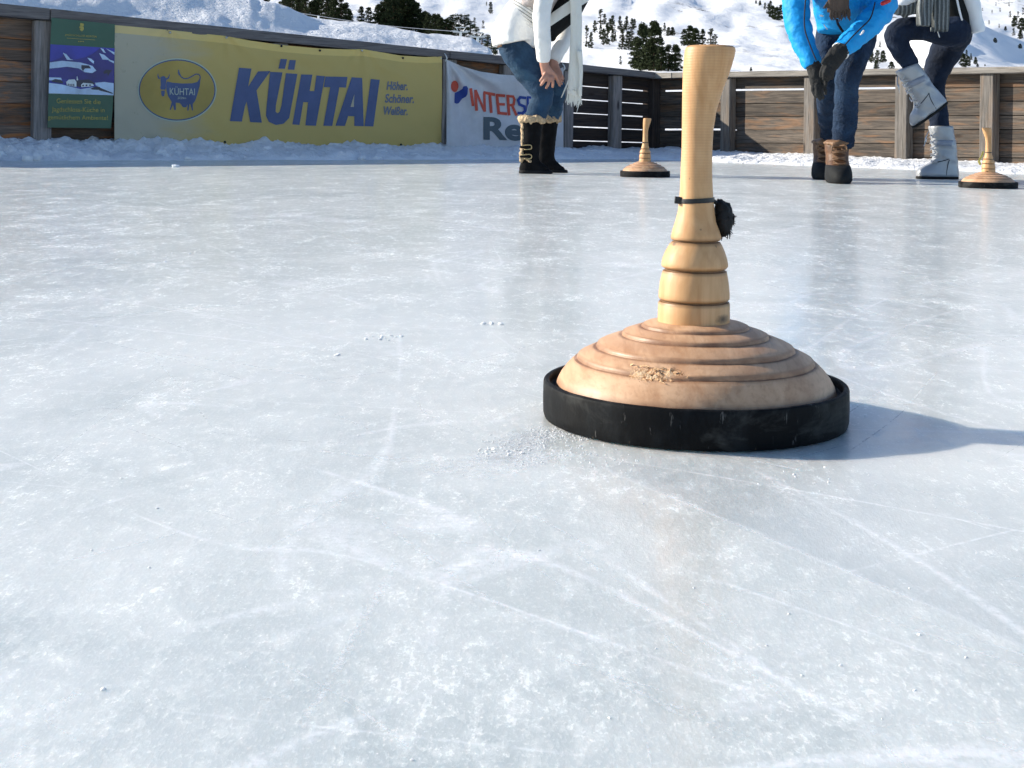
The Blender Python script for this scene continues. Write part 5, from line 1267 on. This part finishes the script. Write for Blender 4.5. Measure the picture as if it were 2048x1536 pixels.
def lace_boot(dx, dy, dd, s, turn):
    # local: toe towards -Y (the camera)
    T = MN.q(1686+dx, 0, dd); g = G(1686+dx, 362+dy) if False else Vector((T.x, T.y, 0)); Rz = Matrix.Rotation(turn, 3, 'Z')
    def loc(x, y, z): return g+Rz @ Vector((x*s, y*s, z*s))
    def rows(rs, bm_, n=28):
        R = []
        for z, y0, y1, hw, off in rs:
            cy = (y0+y1)/2; hy = (y1-y0)/2
            R.append([loc(off+hw*math.copysign(abs(math.cos(a))**.85, math.cos(a)), cy+hy*math.copysign(abs(math.sin(a))**.85, math.sin(a)), z) for a in (2*math.pi*i/n for i in range(n))])
        loft(bm_, R)
    bm = bmesh.new(); rows([(.055,-.19,.085,.054,0),(.085,-.14,.085,.055,0),(.11,-.085,.082,.055,0),(.14,-.065,.078,.056,0),(.175,-.062,.078,.060,0),(.19,-.062,.080,.062,0)], bm)
    b = fuse('boot', bm, .006, M['leather'], p2, 2, folds(.003, 25, 30, dx))
    bm = bmesh.new(); rows([(.0,-.225,.095,.052,0),(.012,-.235,.10,.062,0),(.03,-.235,.10,.064,0),(.055,-.222,.096,.063,0),(.075,-.19,.094,.060,0),(.088,-.15,.09,.057,0)], bm)
    bmesh.ops.recalc_face_normals(bm, faces=bm.faces); mk('rubber_shell', bm, M['boot_rubber'], b, True)
    bm = bmesh.new()
    for k in range(6):
        z = .098+k*.016; y = interp([(.08,-.165),(.11,-.098),(.14,-.072),(.19,-.068)], z); sg = 1 if k % 2 else -1
        tube(bm, [(loc(-.030, y+.004, z), .0035), (loc(0, y-.010, z+.005*sg), .0035), (loc(.030, y+.004, z+.008*sg), .0035)], n=6)
        tube(bm, [(loc(.030, y+.004, z), .0035), (loc(0, y-.011, z+.006*sg), .0035), (loc(-.030, y+.004, z+.01), .0035)], n=6)
    for sg in (-1, 1): tube(bm, [(loc(0, -.082, .182), .004), (loc(.03*sg, -.095, .185), .004), (loc(.035*sg, -.095, .16), .0035), (loc(.012*sg, -.09, .168), .003)], n=6)
    mk('laces', bm, M['leather_tan'], b, True)
    bm = bmesh.new(); ball(bm, loc(0, -.062, .192), (.036*s, .018*s, .022*s), 12); ball(bm, loc(.0, .0, .196), (.070*s, .082*s, .018*s), 16)
    fuse('tongue', bm, .006, M['leather_tan'], b, 1, folds(.004, 40, 40))
lace_boot(-8, 0, .06, 1.0, -.12)
lace_boot(-34, 0, .58, 1.0, -.25)

# ---- woman with silver boots, one leg raised
W2 = Fig(7.50)
stand = [(1908,72,.10,33),(1893,100,.10,32),(1878,130,.10,28),(1869,160,.10,23),(1871,190,.10,20),(1876,225,.10,20),(1880,262,.10,19)]
raised = [(1910,64,-.08,31),(1882,62,-.09,28),(1850,57,-.10,25),(1815,58,-.10,23.5),(1792,66,-.10,22.5),(1794,84,-.10,21.5),(1806,106,-.10,20),(1824,134,-.10,17)]
trs2 = [(1912,58,0,31,1.1),(1906,30,0,31,1.1),(1896,-5,0,32,1.2),(1882,-50,0,34,1.35),(1874,-76,0,28,1.2)]
bm = bmesh.new()
W2.chain(bm, stand, shrink=.014); W2.chain(bm, raised, shrink=.014); W2.chain(bm, trs2, shrink=.012)
W2.chain(bm, [(1881,262,.10,12),(1888,320,.10,9),(1886,344,.10,6),(1866,348,.10,4)]); W2.chain(bm, [(1824,132,-.10,12),(1850,170,-.10,9),(1866,198,-.10,7),(1852,218,-.10,5)])
W2.chain(bm, [(1872,-70,-.18,15),(1840,-30,-.22,12),(1815,-4,-.2,10),(1808,14,-.18,9,.7)]); W2.chain(bm, [(1888,-70,.18,15),(1850,-35,.2,12),(1825,-4,.12,10),(1812,16,.04,9,.7)])
W2.chain(bm, [(1874,-78,0,15),(1862,-102,0,14)]); ball(bm, W2.q(1852, -130, 0), (.085, .075, .11), 20); ball(bm, W2.q(1822, -126, 0), (.016, .012, .018), 10)
for dd in (-.078, .078): ball(bm, W2.q(1853, -128, dd), (.014, .008, .026), 10)
p3 = fuse('person', bm, .007, M['skin'], None, 2)
tag(p3, 'woman standing on one leg with a raised knee, white jacket, grey knit scarf, silver boots', 'person')
bm = bmesh.new(); W2.chain(bm, stand, (True, False)); W2.chain(bm, raised, (True, False)); W2.chain(bm, [(1912,52,0,32,1.15),(1912,72,0,31,1.15)])
fuse('jeans', bm, .0075, M['jeans_n'], p3, 3, lambda c: .004*nz(c.x*14, c.y*14, c.z*24)+.003*nz(c.x*34, c.y*34, c.z*50))
bm = bmesh.new(); W2.chain(bm, [(1916,64,0,30,1.25),(1910,34,0,33,1.2),(1900,0,0,34,1.25),(1886,-46,0,36,1.35)], (False, True), 24)
fuse('black_top', bm, .008, M['black_top'], p3, 3, folds(.005, 12, 12))
bm = bmesh.new()
W2.chain(bm, [(1946,66,0,19,2.3),(1942,44,0,20,2.3),(1934,14,0,22,2.2),(1924,-14,0,26,2.0),(1908,-50,0,34,1.7),(1892,-74,0,30,1.5)], (False, True), 28)
W2.chain(bm, [(1878,-66,-.20,22),(1850,-34,-.22,18),(1820,-8,-.20,16),(1800,10,-.18,14.5),(1794,19,-.17,13.5)], (True, False)); W2.chain(bm, [(1888,-66,.2,22),(1856,-36,.2,18),(1832,-8,.14,16),(1812,12,.08,14)], (True, False))
fuse('jacket', bm, .008, M['jacket_white'], p3, 3, folds(.007, 9, 14, 6))
bm = bmesh.new(); tube(bm, [(W2.q(1914,0,-.25), .006, .003), (W2.q(1919,22,-.25), .006, .003), (W2.q(1924,40,-.24), .005, .003)], n=8); mk('drawcord', bm, M['white_mark'], p3, True)
bm = bmesh.new()
scarf_tail(W2, bm, [(1866,-60,28),(1857,-20,29),(1850,10,30),(1847,36,30),(1846,52,26)], -.29, .030)
scarf_tail(W2, bm, [(1884,-60,30),(1882,-20,34),(1882,10,34),(1881,36,34),(1880,60,33)], -.26, .020)
rnd = random.Random(4)
for k in range(16): x = 1862+k*2.2; W2.chain(bm, [(x, 56, -.27, 1.6), (x+rnd.uniform(-1, 1), 62+rnd.random()*2, -.27, .9)], n=5)
o = mk('scarf', bm, M['grey_knit'], p3, True)
for v in o.data.vertices: v.co += Vector((.003*nz(v.co.z*30, 1, v.co.x*30), .010*nz(v.co.x*40, 2, v.co.z*8), .003*nz(v.co.x*60, 3, 1)))
mark(W2, [(1875,62,-.25),(1879,74,-.25)], 1.0, 'metal', 'zip_pull', p3)
bm = bmesh.new(); W2.chain(bm, [(1792,14,-.18,14,.9),(1800,16,-.19,15,.8),(1815,16,-.20,15,.7),(1828,14,-.19,12,.6)]); fingers(W2, bm, [[(1822,18,-.21,5),(1832,23,-.20,4.6),(1838,27,-.19,4)],[(1822,12,-.22,5),(1834,15,-.21,4.6),(1841,19,-.20,4)],[(1822,6,-.21,5),(1834,7,-.20,4.6),(1842,10,-.19,4)],[(1820,0,-.20,4.8),(1830,0,-.19,4.4),(1838,2,-.18,4)],[(1802,24,-.20,5),(1806,30,-.19,4.6),(1812,32,-.18,4)]])
fuse('mitten', bm, .006, M['grey_knit'], p3, 1, folds(.003, 60, 60))
bm = bmesh.new(); W2.chain(bm, [(1790,22,-.15,6,1.8),(1812,24,-.15,7,1.8),(1836,22,-.15,5,1.8)], n=12); fuse('cuff', bm, .006, M['grey_knit'], p3, 1, folds(.005, 50, 50))
bm = bmesh.new(); ball(bm, W2.q(1858, -142, 0), (.10, .092, .105), 18); W2.chain(bm, [(1872,-135,0,28),(1888,-105,0,20),(1890,-70,0,12)]); fuse('hair', bm, .01, M['hair'], p3, 2)
# silver snow boots
def moon_boot(xf, dd):
    bm = bmesh.new()
    boot_stack(bm, W2, [(354,1834,1916,.048),(350,1832.5,1916.5,.056),(345,1833,1916,.057),(339,1838,1915.5,.056),(333,1846,1915,.054),(326,1856,1914.5,.053),(319,1864,1914,.053),(312,1866.5,1913.5,.055),(305,1867.5,1913,.056),(298,1865.5,1911.5,.052),(290,1865,1911,.055),(282,1863.5,1909,.053),(272,1862,1907.5,.056),(262,1860,1906,.056),(253,1858.5,1904.5,.055)], dd, xf=xf)
    b = fuse('boot', bm, .0055, M['silver'], p3, 2, lambda c: .0045*crease(c, 5, 15))
    bm = bmesh.new(); boot_stack(bm, W2, [(358,1833,1916,.050),(357,1832,1917,.058),(353.5,1832,1917,.059),(352.8,1833,1916,.055)], dd, xf=xf); mk('sole', bm, M['boot_rubber'], b, True)
    def q(x, y, d_):
        p = W2.q(x, y, dd+d_); return xf(p) if xf else p
    bm = bmesh.new()
    tube(bm, [(q(1914,300,-.01), .002), (q(1905,312,-.045), .002), (q(1898,322,-.056), .002), (q(1894,340,-.058), .002), (q(1893,350,-.058), .002)], n=6)
    tube(bm, [(q(1864,322,-.03), .002), (q(1874,324,-.055), .002), (q(1898,318,-.056), .002), (q(1914,306,-.02), .002)], n=6)
    mk('piping', bm, M['dark'], b, True)
    bm = bmesh.new()
    for k in range(5):
        y = 268+k*13; tube(bm, [(q(1860+k*.8, y, .0), .0028), (q(1863, y+4, -.045), .0028), (q(1874, y+8-k, -.057), .0028)], n=6)
        tube(bm, [(q(1859+k*.8, y+6, -.01), .0028), (q(1866, y+2, -.05), .0028), (q(1872, y-2, -.056), .0028)], n=6)
    tube(bm, [(q(1858,262,-.02), .0028), (q(1852,274,-.05), .0028), (q(1850,286,-.05), .0028), (q(1854,276,-.05), .0028), (q(1848,292,-.045), .0024)], n=6)
    mk('laces', bm, M['metal'], b, True)
    # logo band panel around the shaft
    bm = bmesh.new(); R = []
    for y in (280, 292):
        r = []
        for i in range(9):
            a = math.radians(lerp(270-58, 270+72, i/8)); cx_ = 1886; rx = W2.r(23.6)+.002; c = W2.q(cx_+ (1 if y > 285 else 0), y, dd); p = c+Vector((rx*math.cos(a), (.0585)*math.sin(a), 0)); r.append(xf(p) if xf else p)
        R.append([bm.verts.new(p) for p in r])
    for i in range(8): bm.faces.new((R[0][i], R[0][i+1], R[1][i+1], R[1][i]))
    pn = mk('band', bm, M['silver_dark'], b, True); pn.modifiers.new('s', 'SOLIDIFY').thickness = .003
    return b
moon_boot(None, .10)
piv = W2.q(1893, 205, -.10); src = W2.q(1916, 356, -.10); RT = Matrix.Rotation(-math.radians(37), 3, 'Y')
def raise_(p):
    q = p-src; k = sstep(W2.q(1890, 318, 0).z, W2.q(1890, 292, 0).z, p.z)
    q = piv+RT @ q; ank = piv+RT @ (W2.q(1895, 312, -.10)-src)
    return ank+Matrix.Rotation(math.radians(12)*k, 3, 'Y') @ (q-ank)
moon_boot(raise_, -.10)
